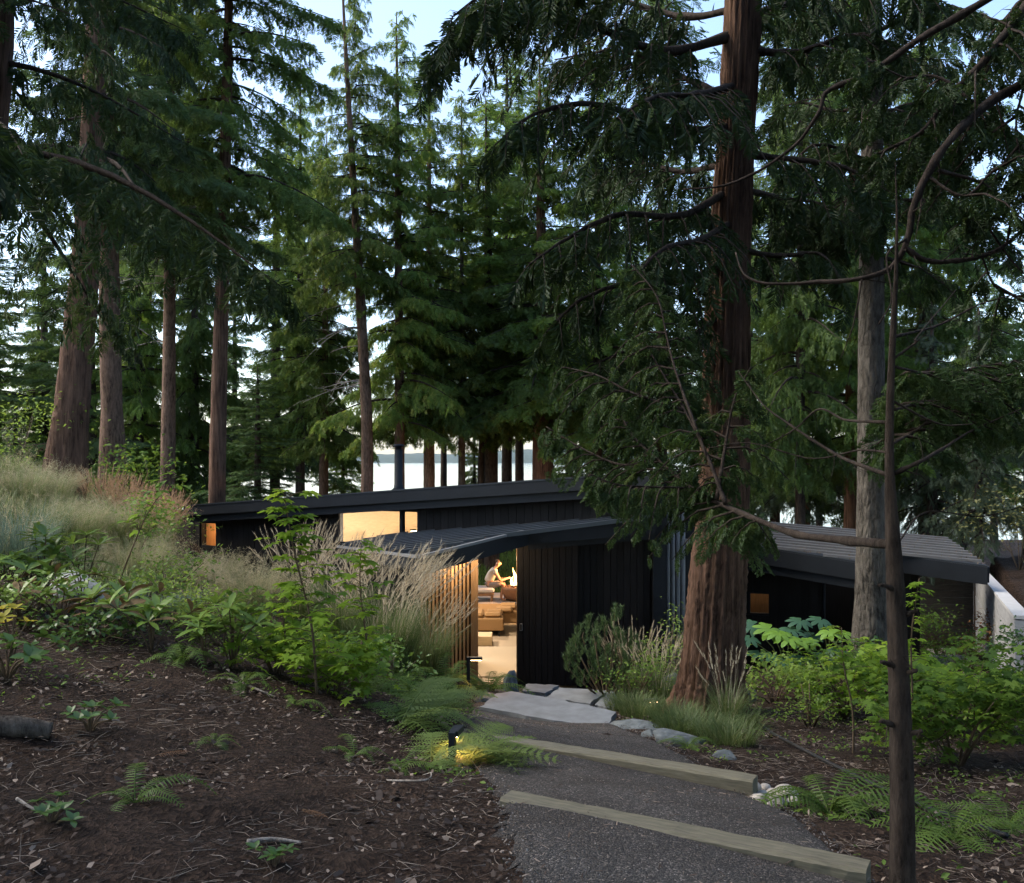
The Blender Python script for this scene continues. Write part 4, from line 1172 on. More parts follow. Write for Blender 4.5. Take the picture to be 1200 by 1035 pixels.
def tree(name, label, pts, d, kind=None, cy0=None, cy1=None, hw=None, bark=BARK_B, rz=0.0, sides=20, ridge=.10, group=None, cat='tree', top=None, sink=.35, twigs=None, flare=1.5, dd=0.0, lean=0.0):
    """pts: trunk path in the photo [(px,py,width_px)...] from base up; kind + crown rows cy0 (lowest limb) .. cy1 (top)"""
    b0 = P(pts[0][0], pts[0][1], d); base = np.array([b0[0], d, gz(b0[0], d)])
    W = [P(a, b, d + dd * i) for i, (a, b, w) in enumerate(pts)]
    R = [w * d / F / 2 for a, b, w in pts]
    if W[0][2] > base[2] + .1:
        W = [np.array([W[0][0] - (W[1][0] - W[0][0]) * .1, d, base[2] - sink])] + W; R = [R[0] * flare] + R
        if W[1][2] > base[2] + 1.2: W.insert(1, W[0] * .72 + W[1] * .28); R.insert(1, R[1] * 1.08)
    else:
        W[0][2] = base[2] - sink; R[0] *= flare
    ztop = EYE - ((cy1 if cy1 is not None else top) - HORIZON) / F * d
    if W[-1][2] < ztop:
        dx = (W[-1] - W[-2]) / max(.1, W[-1][2] - W[-2][2]) * (ztop - W[-1][2]) * .9; W.append(W[-1] + dx); W[-1][2] = ztop; R.append(.015)
    t = thing(name, label, cat, base, 0, group)
    W = np.array(W) - base
    n = max(24, int((W[-1][2] - W[0][2]) / .25)); q, r = smooth_path(W, R, n)
    acc = Acc(); tube(acc, q, r, sides, ridge=ridge, ridges=11, seed=int(pts[0][0]) % 97)
    acc.build('trunk', bark, t, smooth=True)
    if kind:
        K = KIND[kind]; z0 = EYE - (cy0 - HORIZON) / F * d - base[2]; z1 = ztop - base[2]
        xq = [np.interp(z0, q[:, 2], q[:, c]) for c in (0, 1)]; xt = [np.interp(z1, q[:, 2], q[:, c]) for c in (0, 1)]
        s = hw * d / F / K['R']; sz = (z1 - z0) / K['H']; vr = random.Random(int(pts[0][0] * 3 + d * 7)); ux, uy, rr_ = vr.uniform(.85, 1.2), vr.uniform(.85, 1.2), rz + vr.uniform(0, 6)
        for nm, me in (('crown', K['leaf']), ('limbs', K['wood'])):
            o = link(nm, me, t); o.location = (xq[0], xq[1], z0); o.scale = (s * ux, s * uy, sz)
            o['kind'] = 'stuff'
            o.rotation_euler = (-math.atan2(xt[1] - xq[1], z1 - z0), math.atan2(xt[0] - xq[0], z1 - z0), rr_)
    if twigs:
        g = np.random.default_rng(int(pts[0][0])); n_, y0, y1, L, sdn = twigs
        dead_twigs(t, q, g, n_, EYE - (y0 - HORIZON) / F * d - base[2], EYE - (y1 - HORIZON) / F * d - base[2], L, sdn)
    return t

LG = 'trees on the left bank'; BGt = 'trees behind the house'
# left bank
tree('cedar_tree', 'dark cedar trunk cut by the left edge of the picture', [(-100, 900, 95), (-62, 400, 82), (-40, 200, 76), (-24, 0, 72), (-16, -200, 62)], 9.0, 'cedar_near', 215, -900, 360, BARK_R, rz=.3, sides=28, ridge=.16, group=LG)
tree('cedar_tree', 'thick leaning red brown cedar trunk rising from the pale grass', [(72, 600, 46), (84, 480, 38), (95, 370, 33), (103, 270, 29), (112, 60, 24)], 19.0, 'cedar_near', 215, -560, 175, BARK_R, rz=1.2, sides=30, ridge=.16, group=LG, flare=1.2, twigs=(3, 380, 270, 1.6, 3.1))
tree('fir_tree', 'straight grey brown trunk just right of the leaning cedar', [(134, 600, 27), (131, 480, 24), (128, 330, 23), (126, 150, 20)], 21.0, 'fir_a', 240, -420, 130, BARK_B, rz=2.2, group=LG, ridge=.06, twigs=(4, 420, 280, 1.8, 0.3))
tree('fir_tree', 'slim brown trunk between the grey trunk and the pale brown trunk', [(196, 600, 18), (198, 450, 15), (199, 300, 13)], 26.0, 'fir_a', 310, -260, 120, BARK_B, rz=.7, group=LG, twigs=(5, 420, 290, 2.0, 3.3))
tree('cedar_tree', 'straight pale brown trunk rising behind the left end of the roof', [(254, 610, 20), (257, 450, 18), (262, 270, 14), (266, 100, 12)], 24.0, 'cedar_a', 225, -420, 130, BARK_R, rz=1.9, group=LG, twigs=(6, 380, 250, 2.2, None))
tree('fir_tree', 'thin open fir with layered boughs against the sky at far left', [(-22, 600, 16), (-14, 300, 12)], 34.0, 'fir_b', 480, 140, 120, BARK_D, rz=.4, group=LG)
tree('fir_tree', 'small pale green young fir at the far left behind the grass', [(18, 600, 7), (18, 520, 5)], 36.0, 'spruce', 590, 468, 42, BARK_D, rz=.1, group=LG)
tree('fir_tree', 'dense fir filling the gap behind the slim brown trunk', [(172, 600, 12), (172, 300, 9)], 38.0, 'fir_a', 560, -60, 105, BARK_D, rz=1.0, group=LG)
tree('fir_tree', 'dark fir behind the two left trunks, low on the bank', [(106, 590, 12), (106, 400, 9)], 33.0, 'fir_b', 540, 160, 80, BARK_D, rz=2.7, group=LG)
tree('spruce_tree', 'small dark dense spruce just above the left roof', [(302, 590, 9), (302, 500, 6)], 31.0, 'fir_a', 586, 430, 66, BARK_D, rz=.5, group=BGt)
tree('fir_tree', 'tall dense fir rising behind the small dark spruce', [(322, 590, 12), (324, 300, 9)], 40.0, 'fir_a', 550, 120, 95, BARK_D, rz=2.0, group=BGt)
tree('fir_tree', 'fir with twin pale stems behind the middle of the roof', [(379, 600, 12), (380, 500, 10)], 34.0, 'cedar_a', 520, 150, 88, BARK_B, rz=.2, group=BGt)
# middle
tree('cedar_tree', 'slender leaning trunk with bare dead branches above the roof', [(430, 600, 15), (430, 500, 13.5), (424, 380, 11.5), (417, 260, 9), (408, 110, 6)], 28.5, 'cedar_a', 330, -60, 82, BARK_B, rz=1.3, group=BGt, twigs=(16, 480, 280, 1.9, 3.0), flare=1.1)
tree('cedar_tree', 'tall narrow cedar with its pointed top clear against the sky', [(468, 600, 13), (468, 450, 11), (466, 200, 7)], 29.5, 'cedar_b', 495, 14, 92, BARK_B, rz=2.3, group=BGt, flare=1.1)
tree('cedar_tree', 'dark straight trunk right of the flue', [(503, 600, 14), (503, 450, 12)], 31.0, 'cedar_a', 492, 60, 90, BARK_B, rz=.9, group=BGt, flare=1.1)
tree('cedar_tree', 'thin pale trunk standing before the bright water', [(541, 600, 9), (541, 480, 8)], 32.0, 'cedar_a', 490, 110, 85, BARK_G, rz=1.7, group=BGt, flare=1.1)
tree('cedar_tree', 'bright green young cedar with a paired trunk above the roof', [(576, 600, 17), (575, 480, 15), (572, 300, 10)], 33.0, 'cedar_b', 482, 112, 108, BARK_D, rz=.4, group=BGt, flare=1.2)
tree('cedar_tree', 'short side stem beside the paired trunk', [(564, 600, 10), (565, 520, 8), (570, 470, 5)], 33.5, None, None, None, None, BARK_D, group=BGt, top=440)
tree('fir_tree', 'tall fir whose ragged top shows between hanging cedar fronds', [(594, 600, 13), (594, 300, 9)], 37.0, 'fir_b', 440, 8, 105, BARK_D, rz=1.1, group=BGt)
tree('cedar_tree', 'stout dark trunk behind the roof left of the big cedar', [(637, 600, 27), (636, 500, 24)], 31.0, 'cedar_a', 490, 60, 115, BARK_R, rz=2.9, group=BGt, flare=1.1)
tree('cedar_tree', 'leafy cedar behind the hanging branch, no trunk showing', [(700, 600, 12), (700, 400, 10)], 30.0, 'cedar_b', 505, 40, 112, BARK_D, rz=1.5, group=BGt)
tree('fir_tree', 'far fir filling the gap left of the big cedar trunk', [(775, 600, 14), (775, 300, 10)], 36.0, 'fir_a', 510, -80, 120, BARK_D, rz=.6, group=BGt)
# right
tree('fir_tree', 'fir right behind the big cedar above the wing roof', [(908, 620, 12), (908, 300, 9)], 33.0, 'fir_a', 590, -20, 115, BARK_D, rz=2.4, group=BGt)
tree('cedar_tree', 'red brown trunk half hidden behind the grey trunk', [(998, 640, 19), (999, 500, 17), (1000, 300, 13)], 27.0, 'cedar_b', 520, -60, 115, BARK_R, rz=.0, group=BGt)
tree('fir_tree', 'thin trunk rising behind the wing roof', [(946, 640, 8), (947, 500, 6)], 31.0, 'spruce', 575, 300, 75, BARK_B, rz=1.0, group=BGt)
tree('spruce_tree', 'grey green drooping spruce behind the right end of the wing', [(1092, 660, 14), (1092, 500, 10)], 25.0, 'spruce', 640, 340, 82, BARK_D, rz=.3, group=BGt)
tree('spruce_tree', 'drooping spruce with a dark stem beyond the wing corner', [(1147, 690, 10), (1147, 560, 8)], 23.0, 'spruce', 610, 360, 78, BARK_D, rz=2.0, group=BGt)
tree('cedar_tree', 'green cedar at the far right behind the bare limbs', [(1128, 640, 12), (1128, 400, 9)], 34.0, 'cedar_b', 560, 170, 90, BARK_D, rz=1.0, group=BGt)
tree('fir_tree', 'loose fir cut by the right edge, sky behind it', [(1205, 640, 12), (1205, 400, 8)], 29.0, 'fir_b', 620, 250, 80, BARK_D, rz=.8, group=BGt)
tree('cedar_tree', 'dense cedar filling the gap right of the grey trunk', [(1082, 640, 12), (1082, 400, 10)], 28.0, 'cedar_a', 540, -120, 105, BARK_D, rz=2.6, group=BGt)
tree('cedar_tree', 'dense cedar between the big cedar and the grey trunk', [(938, 640, 12), (938, 400, 10)], 25.0, 'cedar_a', 540, -120, 90, BARK_D, rz=.9, group=BGt)
tree('fir_tree', 'bushy fir left of the tall narrow cedar', [(352, 600, 11), (352, 400, 9)], 36.0, 'cedar_b', 520, 70, 80, BARK_D, rz=2.8, group=BGt)
tree('fir_tree', 'bushy fir standing between the paired trunk and the stout trunk', [(608, 600, 9), (608, 420, 8)], 39.0, 'cedar_b', 490, 60, 95, BARK_D, rz=1.8, group=BGt)
tree('fir_tree', 'dense dark fir behind the leaning cedar at far left', [(52, 600, 10), (52, 400, 8)], 41.0, 'cedar_a', 570, 210, 70, BARK_D, rz=.6, group=LG)
tree('fir_tree', 'full green fir between the grey brown and slim brown trunks', [(162, 600, 10), (162, 400, 8)], 34.0, 'cedar_b', 575, 90, 78, BARK_D, rz=1.6, group=LG)
tree('fir_tree', 'full green fir between the slim and pale brown trunks', [(228, 600, 10), (228, 400, 8)], 35.0, 'cedar_a', 575, 60, 72, BARK_D, rz=2.5, group=LG)
tree('fir_tree', 'small green fir beside the left edge above the grass', [(-2, 600, 8), (-2, 480, 6)], 39.0, 'cedar_b', 575, 330, 60, BARK_D, rz=.2, group=LG)
tree('young_fir', 'young fir on the shore left of the flue', [(402, 600, 6), (402, 550, 4)], 44.0, 'cedar_b', 600, 468, 42, BARK_D, rz=.4, group='young trees on the shore')
tree('young_fir', 'young fir on the shore between the pale trunk and paired trunk', [(556, 600, 5), (556, 560, 4)], 46.0, 'cedar_a', 600, 500, 24, BARK_D, rz=1.4, group='young trees on the shore')
tree('young_fir', 'young fir on the shore right of the stout trunk', [(668, 600, 6), (668, 550, 4)], 43.0, 'cedar_b', 590, 470, 38, BARK_D, rz=2.4, group='young trees on the shore')
tree('young_fir', 'young fir on the shore behind the hanging bough', [(722, 600, 6), (722, 550, 4)], 45.0, 'cedar_a', 590, 455, 40, BARK_D, rz=.9, group='young trees on the shore')
# the farther rows, which read only as the forest's far edge
far = [(45, 52), (140, 50), (230, 46), (275, 55), (350, 50), (520, 46), (610, 52), (668, 44), (735, 50), (830, 46), (880, 50), (960, 44), (1050, 40), (1165, 46)]
tops = [330, 190, 130, 250, 230, 260, 250, 240, 230, 180, 200, 240, 200, 330]
FL = ['distant fir at the far left behind the leaning cedar', 'distant fir behind the straight grey brown trunk', 'distant fir left of the pale brown trunk', 'distant fir right of the pale brown trunk', 'distant fir behind the small dark spruce, to its right', 'distant fir behind the dark trunk right of the flue', 'distant fir behind the paired trunk cedar', 'distant fir right of the stout dark trunk', 'distant fir behind the hanging leafy bough', 'distant fir just left of the massive cedar trunk', 'distant fir just right of the massive cedar trunk', 'distant fir behind the thin trunk at the wing roof', 'distant fir between the grey trunk and the right spruces', 'distant fir at far right beyond the wing corner']
for k, (px, d) in enumerate(far):
    tree('far_fir', FL[k], [(px, 560, 8), (px, 450, 6)], float(d), ('fir_a', 'cedar_a', 'fir_b')[k % 3], 530 if 380 > px or px > 800 else 465, tops[k], (62, 58, 70)[k % 3], BARK_D, rz=k * 1.3, sides=10, group='far row of firs')

# --- big cedar in front of the house
BD = 11.0
big = thing('cedar_tree', 'massive red brown cedar trunk in the foreground right of the door', 'tree', G(828, BD))
bo = np.array(big.location)
path = [(827, 905, 112), (829, 842, 82), (834, 790, 70), (840, 700, 64), (847, 600, 59), (850, 500, 54), (853, 345, 48), (862, 170, 41), (871, 0, 41), (880, -250, 34), (884, -600, 24)]
W = np.array([P(a, b, BD) for a, b, w in path]) - bo; R = [w * BD / F / 2 for a, b, w in path]
q, r = smooth_path(W, R, 190)
acc = Acc(); tube(acc, q, r, 110, ridge=.17, ridges=31, seed=4)
# spreading root buttresses
v = acc.v[0]; zrel = v[:, 2] - (gz(bo[0], BD) - bo[2]); th = np.arctan2(v[:, 1], v[:, 0] - W[1][0])
k = np.clip(1 - zrel / .7, 0, 1) ** 2 * (.25 + .55 * np.maximum(0, np.sin(3 * th + .4)) ** 2)
ax = np.stack([np.interp(v[:, 2], q[:, 2], q[:, 0]), np.interp(v[:, 2], q[:, 2], q[:, 1])], 1)
v[:, :2] = ax + (v[:, :2] - ax) * (1 + .40 * k[:, None])
acc.build('trunk', BARK_R, big, smooth=True)
def pix_limb(parent, leaves, pts, r0, r1, start=.15, spac=.12, lat=.7, spray=.30, tmpl='near', droop=.5, hang=.8, dens=1.0, seed=0, bark=LIMB, woody=True, tint=(0, .7), part='limb', n=26):
    """limb through photo points (px,py,d), a part of the tree; its foliage goes into leaves"""
    o = np.array(parent.location); W = np.array([P(*p) for p in pts]) - o
    q, r = smooth_path(W, np.linspace(r0, r1, len(W)), n); acc = Acc(); g = np.random.default_rng(seed + 100)
    q = q + np.cumsum(g.normal(0, r0 * .10, q.shape), 0) * np.sin(np.linspace(0, np.pi, n))[:, None]; r = r * (1 + g.normal(0, .07, n) + .25 * (g.random(n) < .12))
    tube(acc, q, r, 10, ridge=.12, ridges=5, seed=seed)
    for _ in range(n // 4):                       # broken twigs
        i_ = g.integers(2, n - 1); dv_ = unit(g.normal(0, 1, 3) + UP * -.2); l_ = g.uniform(.04, .35) * min(1, r0 / .02)
        tube(acc, [q[i_], q[i_] + dv_ * l_ * .5 + g.normal(0, .01, 3), q[i_] + dv_ * l_ - UP * .1 * l_], [r[i_] * .28, r[i_] * .18, .001], 4, cap=False)
    if leaves is not None: limb_leaves(leaves, q, start, spac, lat, spray, tmpl, g, droop, hang, dens, acc if woody else None, tint)
    acc.build(part, bark, parent, smooth=True); return q
lv = Acc()
BLIMBS = [  # upper boughs that hang across the top of the picture
    ([(866, 40, 11), (780, 60, 10.6), (690, 30, 10.2), (600, 10, 9.8), (540, 30, 9.6), (505, 70, 9.5)], .06, 1.3),
    ([(868, -60, 11), (760, -40, 10.4), (660, -30, 9.8), (580, -10, 9.4), (530, 20, 9.2)], .06, 1.2),
    ([(860, 150, 11), (790, 150, 10.4), (700, 120, 10), (630, 130, 9.6), (580, 170, 9.4)], .05, 1.15),
    ([(860, 220, 11), (800, 250, 10.5), (720, 250, 10), (660, 280, 9.7), (620, 310, 9.5)], .05, 1.1),
    ([(858, 300, 11), (800, 330, 10.5), (740, 330, 10.1), (680, 350, 9.8), (640, 390, 9.6)], .045, 1.0),
    ([(856, 360, 11), (800, 400, 10.6), (740, 410, 10.2), (690, 430, 9.9)], .04, .9),
    ([(862, 120, 11), (800, 90, 12), (730, 60, 12.8), (650, 70, 13.4)], .05, 1.1),
    ([(868, 60, 11), (930, 60, 10.8), (1000, 40, 10.6), (1060, 60, 10.5)], .05, 1.0),
    ([(862, 180, 11), (930, 190, 10.7), (990, 200, 10.5), (1030, 230, 10.4)], .045, .9),
    ([(858, 290, 11), (910, 300, 10.7), (960, 300, 10.5), (990, 330, 10.4)], .04, .8),
    ([(868, -20, 11), (940, -40, 10.2), (1020, -30, 9.8), (1100, 0, 9.6)], .05, 1.1),
    ([(868, -120, 11), (800, -120, 9.8), (730, -90, 9.0), (680, -50, 8.6)], .06, 1.2),
    ([(866, 10, 11), (800, 20, 11.6), (720, 0, 12.2), (640, -10, 12.6), (570, 20, 12.8)], .05, 1.3),
    ([(862, 100, 11), (820, 110, 9.8), (770, 110, 9.0), (720, 140, 8.5)], .045, 1.1),
    ([(860, 190, 11), (800, 200, 11.8), (740, 190, 12.4), (690, 210, 12.8)], .045, 1.1),
    ([(858, 260, 11), (820, 280, 9.9), (780, 290, 9.2), (740, 330, 8.8)], .04, 1.0),
    ([(866, 30, 11), (900, 10, 12), (950, 0, 12.6), (1000, 20, 13)], .045, 1.1),
    ([(860, 220, 11), (910, 230, 11.6), (960, 240, 12), (1000, 270, 12.2)], .04, 1.0)]
for k, (pts, r0, lat) in enumerate(BLIMBS):
    pix_limb(big, lv, pts, r0, .008, .18, .12, lat, .26, 'mid', .7, 1.1, .75, seed=k, woody=True)
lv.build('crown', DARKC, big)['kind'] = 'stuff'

# --- grey trunk
gt = tree('fir_tree', 'grey furrowed trunk standing before the wing of the house', [(1020, 790, 40), (1021, 700, 36), (1021, 600, 33), (1021, 400, 29), (1022, 220, 25), (1022, -100, 20)], 13.5, None, None, None, None, BARK_G, sides=40, ridge=.10, top=-500, flare=1.25)
lv = Acc()
for k, pts in enumerate([
    [(1022, 240, 13.5), (1080, 235, 13.2), (1140, 250, 13), (1190, 290, 12.8)], [(1022, 190, 13.5), (960, 170, 13.2), (920, 200, 13)],
    [(1022, 140, 13.5), (1080, 120, 13), (1150, 130, 12.6), (1200, 170, 12.4)], [(1022, 90, 13.5), (960, 60, 13), (900, 80, 12.7)],
    [(1022, 40, 13.5), (1090, 10, 13), (1160, 20, 12.6), (1210, 60, 12.4)], [(1022, 0, 13.5), (960, -30, 13), (910, -10, 12.6)],
    [(1022, 160, 13.5), (1040, 130, 12.5), (1060, 130, 11.7)], [(1022, 210, 13.5), (1000, 230, 12.5), (985, 250, 11.8)], [(1022, 60, 13.5), (1000, 50, 12.4), (985, 70, 11.6)],
    [(1022, 120, 13.5), (980, 130, 13.9), (930, 120, 14.2), (890, 150, 14.4)], [(1022, 30, 13.5), (980, 20, 14), (920, 30, 14.4)], [(1022, 200, 13.5), (1070, 190, 13.9), (1110, 210, 14.2)], [(1022, 250, 13.5), (990, 260, 12.9), (950, 250, 12.5), (910, 270, 12.2)], [(1022, 100, 13.5), (1060, 70, 14), (1110, 70, 14.3)],
    [(1022, 270, 13.5), (970, 280, 13.2), (930, 310, 13)], [(1022, 300, 13.5), (1070, 310, 13.8), (1110, 330, 14)]]):
    pix_limb(gt, lv, pts, .035, .006, .10, .11, .85, .25, 'mid', .6, .8, .8, seed=40 + k, woody=True)
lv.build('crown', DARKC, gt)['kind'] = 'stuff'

# --- slim young tree in the foreground right, with a long leafy bough to the left
SD = 3.75
slim = thing('young_tree', 'slim dark young tree trunk in the right foreground with a long low bough', 'tree', G(1056, SD))
so = np.array(slim.location)
path = [(1058, 1120, 34), (1058, 1035, 29), (1057, 900, 26), (1050, 700, 21), (1043, 560, 11), (1043, 480, 9), (1047, 380, 7), (1050, 320, 4.5), (1051, 250, 2.5), (1049, 190, .6)]
W = np.array([P(a, b, SD) for a, b, w in path]) - so; q, r = smooth_path(W, [w * SD / F / 2 for a, b, w in path], 110)
acc = Acc(); tube(acc, q, r, 26, ridge=.12, ridges=9, seed=8); acc.build('trunk', BARK_D, slim, smooth=True)
lv = Acc()
bough = [(1043, 638, 3.75), (990, 633, 4.5), (930, 625, 4.9), (872, 602, 5.4), (815, 574, 6.0), (770, 538, 6.5), (737, 505, 6.9), (715, 450, 7.3)]
pix_limb(slim, lv, bough, .022, .005, .40, .065, .6, .135, 'near', .7, .9, .8, seed=60)
pix_limb(slim, lv, [(815, 574, 6.0), (797, 572, 5.9), (760, 571, 5.85), (722, 568, 5.8), (690, 555, 5.8)], .008, .003, .1, .05, .28, .115, 'near', .9, 1.2, .9, seed=61)
pix_limb(slim, lv, [(770, 538, 6.5), (730, 545, 6.6), (690, 530, 6.9), (640, 500, 7.2)], .010, .003, .1, .078, .4, .135, 'near', .8, .9, .75, seed=62)
pix_limb(slim, lv, [(850, 590, 5.6), (830, 540, 5.9), (800, 480, 6.2), (770, 430, 6.5), (750, 390, 6.8)], .014, .003, .1, .078, .5, .135, 'near', .8, .9, .75, seed=63)
pix_limb(slim, lv, [(840, 585, 5.7), (850, 520, 5.9), (860, 470, 6.0), (880, 430, 6.0)], .012, .003, .15, .078, .45, .135, 'near', .8, .9, .75, seed=64)
pix_limb(slim, lv, [(800, 480, 6.2), (740, 460, 6.4), (700, 440, 6.6), (660, 430, 6.9)], .010, .003, .1, .078, .45, .135, 'near', .8, .9, .75, seed=65)
pix_limb(slim, lv, [(830, 540, 5.9), (790, 430, 6.4), (770, 350, 6.8), (740, 310, 7.2)], .010, .003, .25, .078, .5, .135, 'near', .8, .9, .75, seed=66)
for k, (pts, r0, lf) in enumerate([
    ([(1041, 557, 3.75), (985, 535, 4.4), (930, 500, 4.7), (895, 475, 4.9), (865, 435, 5.1)], .010, False),
    ([(1041, 495, 3.75), (990, 492, 4.3), (960, 480, 4.5), (930, 505, 4.6), (880, 530, 4.7)], .007, False),
    ([(1041, 530, 3.75), (1005, 528, 4.3), (950, 538, 4.5), (880, 520, 4.7), (830, 525, 4.8)], .005, False),
    ([(1048, 555, 3.75), (1090, 535, 3.75), (1140, 505, 4.25), (1200, 478, 4.3)], .010, False),
    ([(1046, 470, 3.75), (1085, 490, 3.75), (1110, 498, 3.75), (1140, 497, 3.75)], .005, False),
    ([(1046, 520, 3.75), (1080, 500, 4.3), (1120, 462, 4.5), (1180, 440, 4.7)], .006, True),
    ([(1048, 395, 3.75), (1100, 380, 4.3), (1150, 355, 4.5), (1210, 340, 4.6)], .006, False),
    ([(1048, 420, 3.75), (1075, 400, 3.75), (1075, 395, 3.75), (1120, 340, 4.3)], .005, False),
    ([(1050, 640, 3.75), (1085, 600, 4.3), (1150, 605, 4.5), (1210, 590, 4.6)], .004, False),
    ([(1049, 430, 3.75), (1100, 440, 4.5), (1150, 430, 4.8), (1210, 420, 5.0)], .006, True),
    ([(1049, 480, 3.75), (1090, 470, 4.6), (1140, 480, 4.9), (1200, 500, 5.2)], .006, True)]):
    pix_limb(slim, lv if lf else None, pts, r0, .002, .2, .06, .38, .12, 'near', .4, .5, .8, seed=70 + k)
for px, py, sgn in ((1045, 690, -1), (1047, 780, -1), (1062, 720, 1), (1060, 790, 1), (1046, 850, -1), (1066, 860, 1)):
    pix_limb(slim, None, [(px, py, 3.73), (px + sgn * 9, py - 3, 3.70), (px + sgn * 15, py - 4, 3.69)], .010, .007, seed=px, part='stub', bark=BARK_D, n=8)
lv.build('crown', leafmat('bough_leaf', (.020, .046, .012), (.055, .098, .026), (.15, .20, .06), trans=.4), slim)['kind'] = 'stuff'

# --- tree standing just outside the right edge; its crooked limbs hang into the picture
rt = thing('limb_tree', 'tree beyond the right edge whose thick crooked bare limbs hang into view', 'tree', G(1330, 5.6))
ro = np.array(rt.location)
W = np.array([P(1330, y, 5.6) for y in (900, 500, 200, -100, -500)]) - ro; W[0][2] = -.3
q, r = smooth_path(W, [.2, .17, .15, .13, .08], 60); acc = Acc(); tube(acc, q, r, 24, ridge=.12, ridges=9, seed=2); acc.build('trunk', BARK_D, rt, smooth=True)
lv = Acc()
for k, (pts, r0, r1, lf) in enumerate([
    ([(1330, 30, 5.6), (1260, 70, 5.4), (1200, 98, 5.2), (1150, 128, 5.1), (1110, 170, 5.0), (1080, 215, 5.0), (1067, 250, 5.0), (1062, 285, 5.0), (1046, 314, 5.0), (1010, 328, 5.0), (960, 332, 5.1), (900, 334, 5.2), (872, 322, 5.3), (862, 296, 5.4)], .031, .004, False),
    ([(1060, 290, 5.0), (1082, 304, 5.0), (1110, 306, 5.0), (1150, 300, 5.1), (1180, 285, 5.2), (1215, 255, 5.3)], .016, .008, False),
    ([(1330, -60, 5.6), (1230, -20, 5.5), (1190, 25, 5.4), (1150, 75, 5.3), (1110, 120, 5.3), (1075, 160, 5.3), (1030, 180, 5.3)], .032, .008, True),
    ([(1230, -20, 5.5), (1190, 10, 5.5), (1165, 60, 5.5), (1150, 100, 5.5), (1140, 142, 5.5), (1100, 200, 5.6)], .018, .006, True),
    ([(1330, -120, 5.6), (1220, -40, 5.8), (1150, 5, 5.9), (1080, 45, 6.0), (1020, 85, 6.1), (974, 103, 6.2), (964, 130, 6.2), (940, 165, 6.3), (900, 195, 6.4), (850, 217, 6.5), (800, 222, 6.6)], .026, .005, False),
    ([(1100, 200, 5.0), (1150, 215, 5.0), (1170, 240, 5.0), (1150, 250, 5.1), (1180, 300, 5.2), (1210, 330, 5.2)], .010, .004, False),
    ([(1085, 205, 5.0), (1130, 230, 4.9), (1170, 195, 4.9), (1210, 190, 4.9)], .008, .003, True),
    ([(1062, 280, 5.0), (1040, 300, 4.9), (1045, 350, 4.8), (1030, 380, 4.8)], .006, .003, False),
    ([(1180, 285, 5.2), (1190, 240, 5.0), (1210, 200, 4.9)], .008, .003, True),
    ([(1150, 300, 5.1), (1170, 340, 5.2), (1210, 350, 5.2)], .006, .003, True),
    ([(1150, 128, 5.1), (1100, 90, 5.2), (1060, 90, 5.3), (1000, 60, 5.4)], .010, .004, True),
    ([(1010, 328, 5.0), (1000, 380, 5.0), (985, 420, 5.1)], .005, .002, False),
    ([(1200, 98, 5.2), (1190, 150, 5.1), (1200, 210, 5.0)], .008, .003, True)]):
    pix_limb(rt, lv if lf else None, pts, r0, r1, .25, .09, .55, .15, 'near', .6, .7, .8, seed=90 + k, n=40)
lv.build('crown', DARKC, rt)['kind'] = 'stuff'

# --- unseen forest trees added beside and behind the viewpoint to shade the foreground
for k, (x, y, lb) in enumerate(((-6.0, -2.0, 'unseen large cedar added for shade behind the viewpoint to the left'), (1.5, -6.5, 'unseen large cedar added for shade directly behind the viewpoint'), (6.5, -2.2, 'unseen large cedar added for shade behind the viewpoint to the right'), (10.5, 4.5, 'unseen large cedar added for shade right of the view beyond the picture edge'), (-8.0, 3.0, 'unseen large cedar added for shade left of the view beyond the picture edge'), (12.5, 10.5, 'unseen large cedar added for shade off the right edge above the retaining wall'), (-2.6, -4.2, 'unseen large cedar added for shade close behind the viewpoint'), (5.2, -7.5, 'unseen large cedar added for shade farther behind the viewpoint to the right'), (16.5, 18.5, 'unseen large cedar added for shade off the right edge beyond the retaining wall'), (12.5, -3.5, 'unseen large cedar added for shade far to the right behind the viewpoint'))):
    b = np.array([x, y, gz(x, y)]); t = thing('cedar_tree', lb, 'tree', b, 0, 'unseen cedars added for shade around the viewpoint'); acc = Acc()
    q, r = smooth_path([(0, 0, -.4), (0, 0, .6), (.1, 0, 8), (.2, .1, 18)], [.55, .4, .3, .05], 60); tube(acc, q, r, 24, ridge=.16, ridges=11, seed=k); acc.build('trunk', BARK_R, t, smooth=True)
    for nm, me in (('crown', KIND['cedar_near']['leaf']), ('limbs', KIND['cedar_near']['wood'])):
        o = link(nm, me, t); o['kind'] = 'stuff'; o.location = (0, 0, 4.5); o.scale = (1.15, 1.15, 1.05); o.rotation_euler = (0, 0, k * 1.7)

